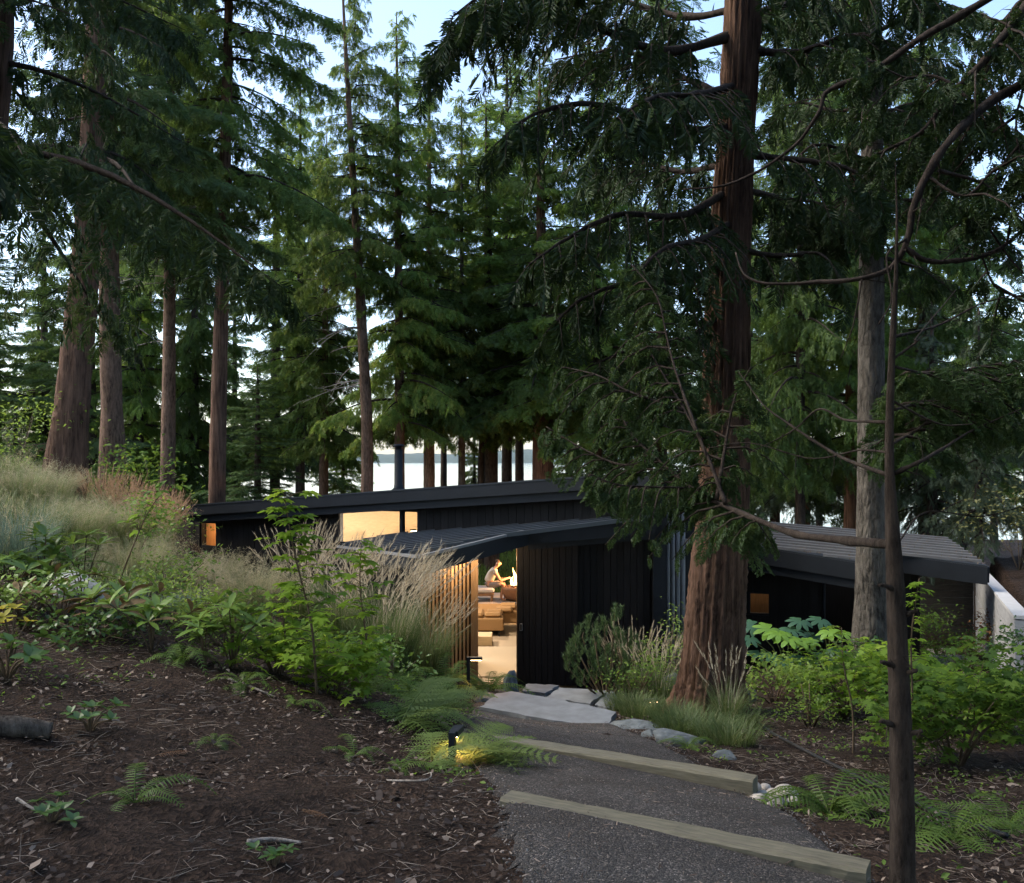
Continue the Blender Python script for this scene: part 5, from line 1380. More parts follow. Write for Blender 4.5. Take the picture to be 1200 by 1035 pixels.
# ------------------------------------------------------------------ plants
def grid_leaf(outline_half, fold=.15, droop=.2):
    """leaf from half outline [(x,y)...] folded along the midrib"""
    V, Fc = [], []
    n = len(outline_half)
    for x, y in outline_half: V.append((x, 0, -droop * x * x))
    for x, y in outline_half: V.append((x, y, fold * y - droop * x * x))
    for x, y in outline_half: V.append((x, -y, fold * y - droop * x * x))
    for i in range(n - 1):
        for o in (n, 2 * n):
            a, b, c, d = i, i + 1, o + i + 1, o + i
            Fc += [(a, b, c), (a, c, d)] if o == n else [(a, c, b), (a, d, c)]
    return np.array(V), np.array(Fc)
RHODO = grid_leaf([(0, .01), (.15, .04), (.4, .11), (.65, .13), (.88, .07), (1, .0)], .25, .25)
OVAL = grid_leaf([(0, .01), (.25, .2), (.55, .26), (.85, .12), (1, 0)], .2, .2)
def star_leaf(lobes=7, depth=.5, spread=2.6, fold=.12):
    V = [(0, 0, 0)]; Fc = []; a = np.linspace(-spread, spread, lobes)
    for k in range(lobes):
        L = 1 - .35 * abs(a[k] / spread) ** 1.5
        c, s = math.cos(a[k]), math.sin(a[k]); V.append((L * c * .9, L * s * .9, -.12 * L))
        if k < lobes - 1:
            m = (a[k] + a[k + 1]) / 2; q = depth * (1 - .25 * abs(m / spread)); V.append((q * math.cos(m) * .9, q * math.sin(m) * .9, .05))
    n = len(V)
    for k in range(1, n - 1): Fc.append((0, k, k + 1))
    v = np.array(V); v[:, 0] += .0; return v, np.array(Fc)
MAPLE = star_leaf(7, .55)
OVALS = grid_leaf([(0, .01), (.45, .26), (1, 0)], .2, .2)
def palm_leaf(lobes=8):
    """broad hand-shaped leaf with long blunt fingers"""
    V, Fc = [(0, 0, 0)], []
    a = np.linspace(-2.4, 2.4, lobes)
    for k in range(lobes):
        L = 1 - .3 * abs(a[k] / 2.4) ** 2; d = np.array([math.cos(a[k]), math.sin(a[k]), 0]); nn = np.array([-d[1], d[0], 0]); w = .17
        i = len(V); 
        V += [tuple(d * .32 * L + nn * w * .7 + (0, 0, .02)), tuple(d * .66 * L + nn * w + (0, 0, -.05)), tuple(d * .9 * L + nn * w * .6 + (0, 0, -.13)), tuple(d * L + (0, 0, -.2)), tuple(d * .9 * L - nn * w * .6 + (0, 0, -.13)), tuple(d * .66 * L - nn * w + (0, 0, -.05)), tuple(d * .32 * L - nn * w * .7 + (0, 0, .02)), tuple(d * .6 * L + (0, 0, .0))]
        c = i + 7; ring = [0] + list(range(i, i + 7))
        for q in range(len(ring)): Fc.append((c, ring[q], ring[(q + 1) % len(ring)]))
    return np.array(V), np.array(Fc)
PALM = palm_leaf()
def tmesh(name, T, mat):
    a = Acc(); a.add(T[0], T[1], .5); return a.mesh(name, mat, True)

RH = leafmat('rhododendron_leaf', (.058, .118, .018), (.15, .245, .042), (.22, .30, .07), trans=.25, rough=.35, spec=.5)
RHB = leafmat('rhododendron_underside', (.10, .065, .025), (.16, .11, .045), trans=.2, rough=.7)
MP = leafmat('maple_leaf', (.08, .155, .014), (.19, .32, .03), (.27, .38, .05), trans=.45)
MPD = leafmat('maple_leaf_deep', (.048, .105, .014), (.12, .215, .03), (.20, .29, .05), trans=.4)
BUSH = leafmat('bush_leaf', (.09, .16, .022), (.21, .32, .055), (.26, .34, .08), trans=.4)
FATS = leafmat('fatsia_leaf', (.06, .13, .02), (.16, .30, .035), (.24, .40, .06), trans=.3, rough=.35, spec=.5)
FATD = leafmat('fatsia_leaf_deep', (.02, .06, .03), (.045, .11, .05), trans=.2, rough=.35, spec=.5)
FERN = leafmat('fern_leaf', (.045, .092, .016), (.11, .185, .034), (.18, .24, .06), trans=.35)
FERNL = leafmat('fern_leaf_pale', (.07, .12, .03), (.15, .22, .06), trans=.4)
FERND = leafmat('fern_leaf_dead', (.09, .045, .02), (.16, .085, .04), trans=.2)
SAL = leafmat('salal_leaf', (.03, .07, .014), (.075, .145, .03), trans=.25, rough=.35, spec=.5)
STEM = simple('stem', (.10, .07, .04), .8, scale=20)
STEMG = simple('green_stem', (.12, .15, .05), .7, scale=20)
GR_G = leafmat('grass_green', (.05, .09, .025), (.12, .17, .055), (.22, .25, .11), trans=.35)
GR_B = leafmat('grass_blue', (.07, .12, .085), (.15, .21, .165), trans=.3)
GR_T = leafmat('grass_tan', (.15, .145, .075), (.28, .26, .15), (.42, .38, .24), trans=.4)
GR_R = leafmat('grass_rust', (.24, .155, .085), (.40, .28, .16), trans=.4)
GR_P = leafmat('grass_pale', (.09, .135, .05), (.20, .25, .11), (.34, .34, .19), trans=.4)
PLUME = leafmat('plume', (.27, .225, .14), (.46, .40, .27), (.56, .50, .37), trans=.4)

# --- ferns: every frond is a part
def frond_mesh(name, mat, n=20, w=.18, arch=.5, droopy=.35, seed=0, lace=False):
    g = random.Random(seed); V, Fc = [], []
    def rach(t): return np.array([t * (1 - .12 * t), 0, arch * t - (arch + droopy) * t * t])
    a = Acc(); t = np.linspace(0, 1, 8); tube(a, [rach(x) for x in t], np.linspace(.009, .003, 8), 3, cap=False)
    for i in range(n):
        u = .10 + .9 * i / n; b = rach(u); b2 = rach(min(1, u + .02)); tg = unit(b2 - b + 1e-9)
        L = w * math.sin(min(1, (u + .06) * 1.15) * math.pi * .55 + .25) ** .8 * (1 - u ** 3 * .85) if not lace else .42 * (1 - u) ** .8 + .03
        for s in (-1, 1):
            d = unit(np.array([.35, s, -.12 + g.uniform(-.12, .1)])); L1 = L * g.uniform(.9, 1.08)
            if lace:
                kk = len(V); nz_ = unit(np.cross(d, UP)) * .006; V += [b - nz_, b + nz_, b + d * L1 - UP * .12 * L1]; Fc += [(kk, kk + 1, kk + 2)]
                lt = unit(np.cross(UP, d)); m = 9
                for q in range(m):
                    f = q / m; bb = b + d * L1 * f - UP * .12 * f * f * L1; l2 = L1 * .20 * (1 - f) + .014
                    for s2 in (-1, 1):
                        d2 = unit(d * .7 + lt * s2 * .75 - UP * g.uniform(-.1, .25)); nn = unit(np.cross(d2, UP)) * l2 * .17
                        k = len(V); V += [bb, bb + d2 * l2 * .5 + nn, bb + d2 * l2, bb + d2 * l2 * .5 - nn]; Fc += [(k, k + 1, k + 2), (k, k + 2, k + 3)]
            else:
                nn = tg * .0125 * (1 if L > .05 else .6); k = len(V); V += [b - nn * .6, b + nn * .9, b + d * L1 * .6 + nn * .7 - UP * .01, b + d * L1 - UP * .03, b + d * L1 * .6 - nn * .4 - UP * .01]
                Fc += [(k, k + 1, k + 2), (k, k + 2, k + 4), (k + 4, k + 2, k + 3)]
    a.add(np.array(V), np.array(Fc), np.random.default_rng(seed).uniform(.2, .6)); return a.mesh(name, mat)
FR = [frond_mesh('frond', FERN, 22, .17, a_, d_, s) for s, (a_, d_) in enumerate(((.75, .35), (.6, .45), (.95, .2)))]
FRL = [frond_mesh('frond', FERNL, 11, .2, a_, d_, s, lace=True) for s, (a_, d_) in enumerate(((.45, .25), (.3, .25)))]
FRD = [frond_mesh('frond', FERND, 18, .12, .2, .35, 9)]
def fern(label, px, d, L, n, meshes=FR, group='ferns along the path', dead=2, up=1.0, dz=0.0, seed=None, az0=None, azs=6.28):
    g = random.Random(seed if seed is not None else int(px * 7 + d * 13)); t = thing('fern', label, 'fern', on_ground(px, d, dz), 0, group)
    for k in range(n):
        o = link('frond', meshes[k % len(meshes)], t); s = L * g.uniform(.65, 1.1)
        o.scale = (s, s * g.uniform(.85, 1.1), s * up); az = (k * 2.4 if az0 is None else az0 + g.uniform(-.5, .5) * azs)
        o.rotation_euler = (g.uniform(-.25, .25), g.uniform(-.5, .15), az + g.uniform(-.3, .3))
    for k in range(dead):
        o = link('dead_frond', FRD[0], t); s = L * g.uniform(.5, .8); o.scale = (s, s, s); o.rotation_euler = (0, .25, g.uniform(0, 6.28))
    return t
fern('large sword fern arching left of the path below the tall grass', 480, 9.6, .95, 20)
fern('sword fern lit yellow by the path light beside the door', 572, 12.3, .78, 18)
fern('broad fern between the tall grass and the path light', 520, 11.6, .9, 18)
fern('blue green sword fern on the mulch bank left of the maple sapling', 214, 7.25, .46, 13, up=1.5)
fern('low fern sprawling on the dark mulch at lower left', 158, 4.35, .40, 9)
fern('large sword fern right of the gravel path below the cobbles', 972, 5.55, .72, 22)
fern('fern at the bottom right beside the slim trunk', 1118, 4.9, .60, 18)
fern('small dark fern at the lower right corner behind the slim trunk', 1180, 5.3, .5, 14)
fern('small bright fern among the boulders at the path edge', 806, 8.15, .34, 11, dead=0)
fern('young fern low on the bank below the maple sapling', 415, 5.75, .32, 8)
fern('fern tuft on the left bank near the sword ferns', 430, 8.4, .6, 14)
fern('small fern at the foot of the maple sapling', 345, 6.6, .3, 9)
fern('lacy pale fern spreading over the left half of the path light', 470, 6.9, .85, 8, FRL, dead=0, up=.9, az0=.3, azs=3.6)
fern('lacy pale fern reaching over the gravel from the bank', 548, 6.15, .80, 9, FRL, dead=0, up=.8, az0=.1, azs=3.2)
fern('lacy fern growing left of the path light on the bank', 505, 5.95, .6, 7, FRL, dead=0, up=.9, az0=1.0, azs=4.5)
fern('lacy fern frond tuft just above the path light on the bank', 500, 7.6, .75, 7, FRL, dead=0, up=.9, az0=.5, azs=4)
fern('sword fern under the feather grass left of the large one', 425, 9.8, .8, 16)
fern('sword fern in front of the slat screen', 530, 12.9, .75, 16)
fern('small sword fern on the mulch below the bright rhododendron', 285, 6.9, .38, 11)
fern('small fern sprouting on the bare mulch in the middle of the bank', 250, 5.4, .24, 8)
fern('fern tuft on the mulch slope above the near timber end', 470, 5.6, .3, 9)
fern('fern growing below the retaining wall on the right', 1165, 8.6, .5, 12)

# --- whorled leaf shrubs (rhododendron): every leaf is a part
RHM, RHMB = tmesh('leaf', RHODO, RH), tmesh('leaf', RHODO, RHB)
def whorl(t, q, dirv, g, n, L, mesh, under=None, flat=.35):
    d = unit(np.array(dirv, float)); a = unit(np.cross(d, [0.3, .9, .1])); b = np.cross(d, a)
    for k in range(n):
        az = k * 2.399 + g.uniform(-.3, .3); e = flat + g.uniform(-.25, .45)
        X = unit((a * math.cos(az) + b * math.sin(az)) * math.cos(e) + d * math.sin(e)); Z = unit(d - X * (d @ X)); Y = np.cross(Z, X)
        s = L * g.uniform(.75, 1.15); M = Matrix([[X[0] * s, Y[0] * s, Z[0] * s, q[0]], [X[1] * s, Y[1] * s, Z[1] * s, q[1]], [X[2] * s, Y[2] * s, Z[2] * s, q[2]], [0, 0, 0, 1]])
        o = link('leaf', under if (under and g.random() < .3) else mesh, t); o.matrix_local = M
def rhodo(label, px, d, h, spread, stems, L, nl=9, mesh=None, under=None, cat='shrub', group='rhododendrons on the left bank', seed=0, name='rhododendron', tiers=1):
    g = random.Random(int(px * 3 + d * 17) + seed); t = thing(name, label, cat, on_ground(px, d), 0, group); acc = Acc()
    for k in range(int(stems * 1.7 + .5) if stems > 1 else 1):
        az = k * 2.4 + g.uniform(-.4, .4); rr = spread * 1.15 * (g.uniform(.2, 1) if k else .1); hh = h * g.uniform(.6, 1.05)
        tip = np.array([math.cos(az) * rr, math.sin(az) * rr, hh]); mid = tip * (.35, .35, .55); pth, rad = smooth_path([(0, 0, -.05), mid, tip], [.008, .006, .005], 8); tube(acc, pth, rad, 5)
        whorl(t, tip, tip - mid + np.array([0, 0, .3]), g, nl, L, mesh or RHM, under)
        for q in range(1, tiers): whorl(t, pth[-1 - 2 * q], (0, 0, 1), g, max(4, nl - 4), L * .9, mesh or RHM, under, .1)
    acc.build('stem', STEM, t, smooth=True); return t
rhodo('tall leafy rhododendron stems before the pale boulder at left', 98, 9.2, .75, .3, 3, .21, 9, tiers=2)
rhodo('rhododendron with whorled leaves left of the pale boulder', 50, 9.0, .68, .35, 4, .21, 9, tiers=2)
rhodo('rhododendron with rusty leaf undersides at the left of the bank', 70, 8.3, .42, .5, 6, .22, 8, under=RHMB)
rhodo('low rhododendron with brown backed leaves in the middle of the bank', 140, 8.0, .38, .45, 6, .22, 8, under=RHMB)
rhodo('rhododendron with glossy leaves beside the blue fern', 178, 7.6, .40, .28, 4, .22, 8, under=RHMB)
rhodo('bright green rhododendron at the front of the pale grass', 272, 7.5, .50, .24, 4, .19, 10, tiers=2)
rhodo('small rhododendron right of the blue fern with upright whorl', 240, 7.4, .33, .15, 3, .18, 9)
rhodo('rhododendron with dark glossy leaves at the left edge', 8, 8.6, .5, .35, 5, .22, 8)
rhodo('rhododendron sprig with bronze leaves inside the tall grass', 447, 10.6, .62, .1, 1, .26, 6, under=RHMB)
SALM = tmesh('leaf', OVAL, SAL)
rhodo('dark salal clump on the mulch right of the log', 105, 5.3, .13, .16, 5, .065, 6, SALM, name='salal', group='salal sprigs')
rhodo('salal sprig with rounded leaves at the bottom left corner', 60, 4.0, .09, .16, 4, .055, 6, SALM, name='salal', group='salal sprigs')
rhodo('salal seedling at the bottom edge', 322, 3.75, .05, .08, 3, .05, 5, SALM, name='salal', group='salal sprigs')
YEL = tmesh('leaf', OVAL, leafmat('yellow_leaf', (.26, .26, .02), (.42, .38, .05), trans=.4))
rhodo('shrub sprig with a few yellow leaves at the left edge', 14, 6.6, .38, .2, 3, .08, 6, YEL, name='shrub', group='salal sprigs')
rhodo('green leafed shrub at the left edge above the log', 8, 6.2, .24, .32, 8, .10, 7, SALM, name='shrub', group='salal sprigs')

# --- maples: single leaves are parts on the saplings
MPM, MPDM, OVM = tmesh('leaf', MAPLE, MP), tmesh('leaf', MAPLE, MPD), tmesh('leaf', OVAL, MPD)
def sapling(label, px, d, h, L, n, lean=(0, 0), mesh=None, spread=.3, z0=.25, name='maple_sapling', cat='sapling', group=None, tip=None, seed=0):
    g = random.Random(int(px * 5 + d * 11) + seed); t = thing(name, label, cat, on_ground(px, d), 0, group); acc = Acc()
    pts = [(0, 0, -.05), (lean[0] * .25 + .02, lean[1] * .2, h * .35), (lean[0] * .6 - .02, lean[1] * .6, h * .7), (lean[0], lean[1], h)]
    pth, rad = smooth_path(pts, [.011, .009, .006, .003], 20); tube(acc, pth, rad, 6)
    for k in range(n):
        u = z0 + (1 - z0) * (k + g.random()) / n; q = np.array([np.interp(u, np.linspace(0, 1, 20), pth[:, c]) for c in range(3)])
        az = k * 2.0 + g.uniform(-.5, .5); rr = spread * g.uniform(.3, 1) * (1.15 - u * .6); e = q + (math.cos(az) * rr, math.sin(az) * rr, rr * g.uniform(.05, .4))
        tube(acc, [q, (q + e) / 2 + (0, 0, .02), e], [.004, .003, .002], 3, cap=False)
        for j in range(g.choice((2, 3, 3))):
            bb = q + (e - q) * (1 - .35 * j) + np.array([g.uniform(-.03, .03), g.uniform(-.03, .03), g.uniform(-.01, .02)])
            a2 = az + g.uniform(-1.2, 1.2); X = unit(np.array([math.cos(a2), math.sin(a2), g.uniform(-.45, .1)])); Z = unit(np.array([g.uniform(-.3, .3), g.uniform(-.4, .3), 1.0])); X, Y, Z = frames(X[None], Z[None]); X, Y, Z = X[0], Y[0], Z[0]
            s = L * g.uniform(.7, 1.15); o = link('leaf', mesh or MPM, t)
            o.matrix_local = Matrix([[X[0] * s, Y[0] * s, Z[0] * s, bb[0]], [X[1] * s, Y[1] * s, Z[1] * s, bb[1]], [X[2] * s, Y[2] * s, Z[2] * s, bb[2]], [0, 0, 0, 1]])
    acc.build('stem', STEM, t, smooth=True); return t
sapling('bright green maple sapling standing in front of the tall grass', 372, 7.1, 1.55, .105, 46, (-.28, .1), spread=.36, z0=.08)
sapling('smaller maple sapling right of the tall one beside the grass', 428, 7.6, 1.25, .105, 30, (-.05, .1), spread=.34, z0=.15)
sapling('young maple shoot left of the tall sapling', 330, 7.6, .75, .10, 18, (.05, 0), spread=.25)
sapling('curved sapling with oval leaves rising out of the pale grass', 132, 11.0, 1.42, .14, 18, (.75, 0), OVM, spread=.34, z0=.45, name='sapling')
sapling('slender maple with leaf tiers rising before the wing', 1062, 7.2, 1.50, .075, 22, (.1, 0), spread=.20, z0=.2)
sapling('maple sprig with few leaves left of the slim trunk', 1000, 8.0, 1.10, .075, 12, (-.1, 0), spread=.30, z0=.45)

# --- bushes whose leaves are too small to pick apart
def bush(label, px, d, w, h, n, L, T=OVALS, mat=BUSH, name='bush', cat='bush', group='bushes right of the path', z0=.3, stems=9, flat=.5, seed=0, dz=0.0):
    g = np.random.default_rng(int(px * 3 + d * 31) + seed); t = thing(name, label, cat, on_ground(px, d, dz), 0, group); acc, st = Acc(), Acc()
    C_ = 14; az = g.uniform(0, 6.28, C_); rr = w * np.sqrt(g.uniform(.02, 1, C_)) * .8; cz = h * g.uniform(z0, .92, C_)
    k = g.integers(0, C_, n); c = np.stack([np.cos(az[k]) * rr[k], np.sin(az[k]) * rr[k], cz[k]], 1)
    O = c + g.normal(0, 1, (n, 3)) * (w * .26, w * .26, h * .11)
    O[:, 2] = np.abs(O[:, 2])
    a2 = g.uniform(0, 6.28, n); X, Y, Z = frames(np.stack([np.cos(a2), np.sin(a2), g.uniform(-.6, .2, n)], 1), np.stack([g.normal(0, flat, n), g.normal(0, flat, n), np.ones(n)], 1))
    acc.inst(T[0], T[1], O, X, Y, Z, L * g.uniform(.6, 1.2, n), g.uniform(0, .75, n)); f = acc.build('foliage', mat, t); f['kind'] = 'stuff'
    for j in range(stems):
        q = np.array([math.cos(az[j % C_]) * rr[j % C_], math.sin(az[j % C_]) * rr[j % C_], cz[j % C_]]); tube(st, [(0, 0, -.05), q * (.4, .4, .5), q], [.012, .008, .004], 5)
        for _ in range(3):
            e = q * (.5, .5, .6) + g.normal(0, .2, 3) * (w, w, h * .6); tube(st, [q * (.4, .4, .5), e], [.006, .003], 3, cap=False)
    st.build('stem', STEM, t, smooth=True); return t
bush('low bright green bush with bare stems right of the big cedar', 908, 11.6, .5, .55, 600, .085)
bush('yellow green bush in the middle below the broad leaves', 955, 12.2, .55, .5, 600, .085)
bush('leggy bush with maple leaves left of the grey trunk', 990, 10.4, .5, .75, 380, .085, MAPLE, MP)
bush('small fine leaved bush on the mulch below the leggy bush', 950, 9.8, .45, .5, 350, .05, OVALS, BUSH)
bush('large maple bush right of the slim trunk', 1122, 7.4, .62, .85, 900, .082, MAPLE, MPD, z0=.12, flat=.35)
bush('bright maple bush at the right edge of the picture', 1180, 8.6, .5, .55, 500, .08, MAPLE, MP, z0=.2, flat=.35)
bush('maple bush behind the slim trunk before the wing', 1085, 9.4, .6, .7, 600, .08, MAPLE, MP, z0=.25, flat=.35)
bush('leafy bush at the foot of the grey trunk', 1050, 12.0, .55, .6, 450, .09, MAPLE, MP, z0=.3, flat=.4)
bush('dark round juniper at the right edge below the wall', 1212, 11.0, .4, .9, 1000, .07, OVALS, SAL, z0=.1, flat=1.0, name='juniper')
bush('dark leafy shrub under the grey trunk and wing', 1000, 13.0, .5, .55, 400, .10, OVALS, SAL)
bush('light green shrub with small leaves against the black wall', 782, 13.0, .42, 1.35, 620, .055, OVALS, BUSH, z0=.3, group='plants by the black wall')
bush('grassy fine shrub between the pine and the cedar roots', 745, 11.9, .5, .75, 700, .05, OVALS, MPD, group='plants by the black wall')
bush('pale small leaved azalea before the tan grass', 232, 9.9, .55, .52, 800, .055, OVALS, BUSH, group='shrubs on the left bank', z0=.15)
bush('soft green shrub on the bank below the curved sapling', 190, 10.8, .6, .65, 700, .06, OVALS, MPD, group='shrubs on the left bank', z0=.2)
bush('green shrub beside the tan grass at the roof end', 158, 14.5, .8, 1.0, 900, .085, OVALS, MPD, group='shrubs on the left bank', z0=.2)
bush('leafy vine thicket behind the slim left trunks', 185, 20.0, 1.3, 1.9, 900, .12, OVALS, MPD, group='shrubs on the left bank', z0=.1)
bush('pale green thicket at the far left above the grass', 20, 19.0, 1.5, 1.8, 1100, .10, OVALS, BUSH, group='shrubs on the left bank', z0=.1)
bush('reddish brown brush on top of the retaining wall', 1178, 17.5, .9, .9, 900, .08, OVALS, leafmat('rust_leaf', (.16, .07, .03), (.26, .14, .06), (.2, .2, .07), trans=.3), z0=.1)
bush('olive brush behind the retaining wall', 1195, 21.5, 1.6, 1.9, 1100, .11, OVALS, leafmat('olive_leaf', (.09, .10, .03), (.18, .18, .06), trans=.3), z0=.1)
bush('green undergrowth along the side path', 1112, 20.5, .8, .5, 600, .08, OVALS, MPD, z0=.1)
bush('dark undergrowth at the foot of the timber wall', 1132, 17.0, .6, .7, 500, .08, OVALS, SAL, z0=.1)
WF = leafmat('white_flower', (.30, .34, .26), (.62, .62, .58), trans=.3)
bush('white flowering shrub beyond the terrace seen through the door', 590, 38.0, 1.6, 1.7, 1500, .11, OVALS, WF, group='plants beyond the terrace', z0=.2)
bush('green shrub beyond the terrace left of the white flowers', 570, 37.0, 1.4, 1.5, 900, .12, OVALS, BUSH, group='plants beyond the terrace', z0=.1)

bush('leafy green undergrowth between the fern and the maple sapling', 395, 8.9, .5, .5, 500, .07, OVALS, MPD, group='shrubs on the left bank', z0=.15)
bush('low green undergrowth at the foot of the straw grass', 318, 8.8, .5, .45, 500, .065, OVALS, MPD, group='shrubs on the left bank', z0=.15)
bush('small leafy shrub above the sword ferns beside the tall grass', 455, 9.9, .45, .6, 450, .07, OVALS, RH, group='shrubs on the left bank', z0=.2)
SL = 'shrubs on the left bank'
bush('green leafy shrub in front of the blue grass at the left edge', 30, 8.0, .5, .5, 420, .075, OVALS, RH, group=SL, z0=.2)
bush('bright low shrub between the boulder and the azalea', 165, 9.0, .5, .5, 500, .065, OVALS, BUSH, group=SL, z0=.2)
bush('spreading green shrub before the airy straw mound', 262, 8.6, .55, .5, 520, .07, OVALS, MPD, group=SL, z0=.15)
bush('maple seedling patch left of the tall sapling', 322, 7.7, .42, .45, 260, .08, MAPLE, MP, group=SL, z0=.2)
bush('maple seedling patch at the base of the tall sapling', 392, 7.3, .4, .42, 240, .08, MAPLE, MP, group=SL, z0=.15)
bush('green groundcover shrub left of the large sword fern', 415, 8.2, .45, .45, 420, .065, OVALS, MPD, group=SL, z0=.15)
bush('low dark shrub under the bronze rhododendrons', 110, 7.7, .5, .3, 380, .07, OVALS, SAL, group=SL, z0=.15)
bush('green shrub before the timber wall beyond the wing', 1100, 21.5, .9, 1.3, 800, .09, OVALS, MPD, z0=.15)
# --- fatsia: big hand-shaped leaves, each a part
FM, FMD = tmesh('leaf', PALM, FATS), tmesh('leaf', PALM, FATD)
def fatsia(label, px, d, leaves, h):
    t = thing('fatsia', label, 'shrub', on_ground(px, d), 0, 'broad leaved shrubs under the wing'); acc = Acc(); g = random.Random(int(px)); b = np.array(t.location)
    for px_, py_, dd_, L, m in leaves:
        q = P(px_, py_, dd_) - b; tube(acc, [(0, 0, .0), q * (.4, .4, .6), q], [.012, .008, .006], 5)
        az = math.atan2(q[1] - .3, q[0]) + g.uniform(-.4, .4); X, Y, Z = frames(np.array([[math.cos(az), math.sin(az), -.25]]), np.array([[g.uniform(-.2, .2), -.45, 1.0]])); X, Y, Z = X[0], Y[0], Z[0]
        o = link('leaf', FMD if m else FM, t); o.matrix_local = Matrix([[X[0] * L, Y[0] * L, Z[0] * L, q[0]], [X[1] * L, Y[1] * L, Z[1] * L, q[1]], [X[2] * L, Y[2] * L, Z[2] * L, q[2]], [0, 0, 0, 1]])
    acc.build('stem', STEMG, t, smooth=True)
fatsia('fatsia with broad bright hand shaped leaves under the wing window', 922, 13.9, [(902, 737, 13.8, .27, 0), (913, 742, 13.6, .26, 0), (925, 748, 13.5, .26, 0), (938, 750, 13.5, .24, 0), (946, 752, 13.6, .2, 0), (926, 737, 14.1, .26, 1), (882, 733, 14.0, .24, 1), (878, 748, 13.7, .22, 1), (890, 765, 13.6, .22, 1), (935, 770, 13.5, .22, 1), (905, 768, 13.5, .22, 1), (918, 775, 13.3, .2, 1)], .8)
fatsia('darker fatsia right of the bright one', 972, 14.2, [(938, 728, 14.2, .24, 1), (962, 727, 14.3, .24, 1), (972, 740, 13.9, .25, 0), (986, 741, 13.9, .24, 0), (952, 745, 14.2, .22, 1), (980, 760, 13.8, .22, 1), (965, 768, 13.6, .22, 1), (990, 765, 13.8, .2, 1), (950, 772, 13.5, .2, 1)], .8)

# --- small pine
t = thing('mugo_pine', 'small bushy mugo pine right of the black door wall', 'shrub', on_ground(712, 12.4), 0, 'plants by the black wall'); acc, st = Acc(), Acc(); g = np.random.default_rng(3); b = np.array(t.location)
nd = (np.array([(0, -.012, 0), (0, .012, 0), (1, 0, 0)]), np.array([(0, 1, 2)]))
for px, py, dd_ in [(684, 741, 12.3), (672, 762, 12.2), (668, 775, 12.1), (690, 770, 12.0), (699, 752, 12.4), (709, 735, 12.5), (720, 718, 12.6), (722, 740, 12.4), (735, 745, 12.6), (712, 765, 12.1), (728, 768, 12.2), (700, 785, 11.9), (685, 790, 12.0), (715, 790, 11.9), (742, 770, 12.5), (705, 775, 12.6), (676, 750, 12.6), (730, 785, 12.1), (695, 730, 12.7), (745, 755, 12.7)]:
    q = P(px, py, dd_) - b; bs = q * (.45, .45, .35); pth, rad = smooth_path([(0, 0, 0), bs, q - UP * .12, q], [.02, .014, .009, .005], 9); tube(st, pth, rad, 5)
    for k in range(4):
        e0 = q + g.normal(0, .055, 3) * (1, 1, .6); n_ = 110; u = g.uniform(0, 1, n_); ax = unit(np.array([g.normal(0, .25), g.normal(0, .25), 1.0]))
        O = e0 + ax * (u[:, None] * .22 - .14); az = g.uniform(0, 6.28, n_); X, Y, Z = frames(np.stack([np.cos(az), np.sin(az), g.uniform(.5, 1.5, n_)], 1), g.normal(0, 1, (n_, 3)))
        acc.inst(*nd, O, X, Y, Z, np.stack([g.uniform(.05, .085, n_), np.full(n_, .25), np.ones(n_)], 1), g.uniform(0, .8, n_))
f = acc.build('foliage', leafmat('pine_needles', (.03, .07, .025), (.09, .15, .05), (.14, .2, .07), trans=.2), t); f['kind'] = 'stuff'; st.build('stem', STEM, t, smooth=True)

# --- grasses
def blades(acc, O, az, L, w, bend, tint, segs=4):
    """tapered bent blades as strips"""
    n = len(O); t = np.linspace(0, 1, segs + 1)[None, :]
    d = np.stack([np.cos(az), np.sin(az), np.zeros(n)], 1); s = np.stack([-np.sin(az), np.cos(az), np.zeros(n)], 1)
    h = L[:, None] * (t - .5 * np.minimum(bend, .95)[:, None] * t ** 2.2); r = L[:, None] * (.12 * t + bend[:, None] * t ** 2 * .75)
    c = O[:, None] + d[:, None] * r[..., None] + UP * h[..., None]; ww = (w[:, None] * (1 - t ** 1.5 * .9))[..., None] * s[:, None]
    v = np.stack([c - ww, c + ww], 2).reshape(n, -1, 3); k = 2 * (segs + 1)
    i = np.arange(segs) * 2; f = np.concatenate([np.stack([i, i + 1, i + 3], 1), np.stack([i, i + 3, i + 2], 1)])
    acc.add(v.reshape(-1, 3), (f[None] + (np.arange(n) * k)[:, None, None]).reshape(-1, 3), np.repeat(tint, k)); return c
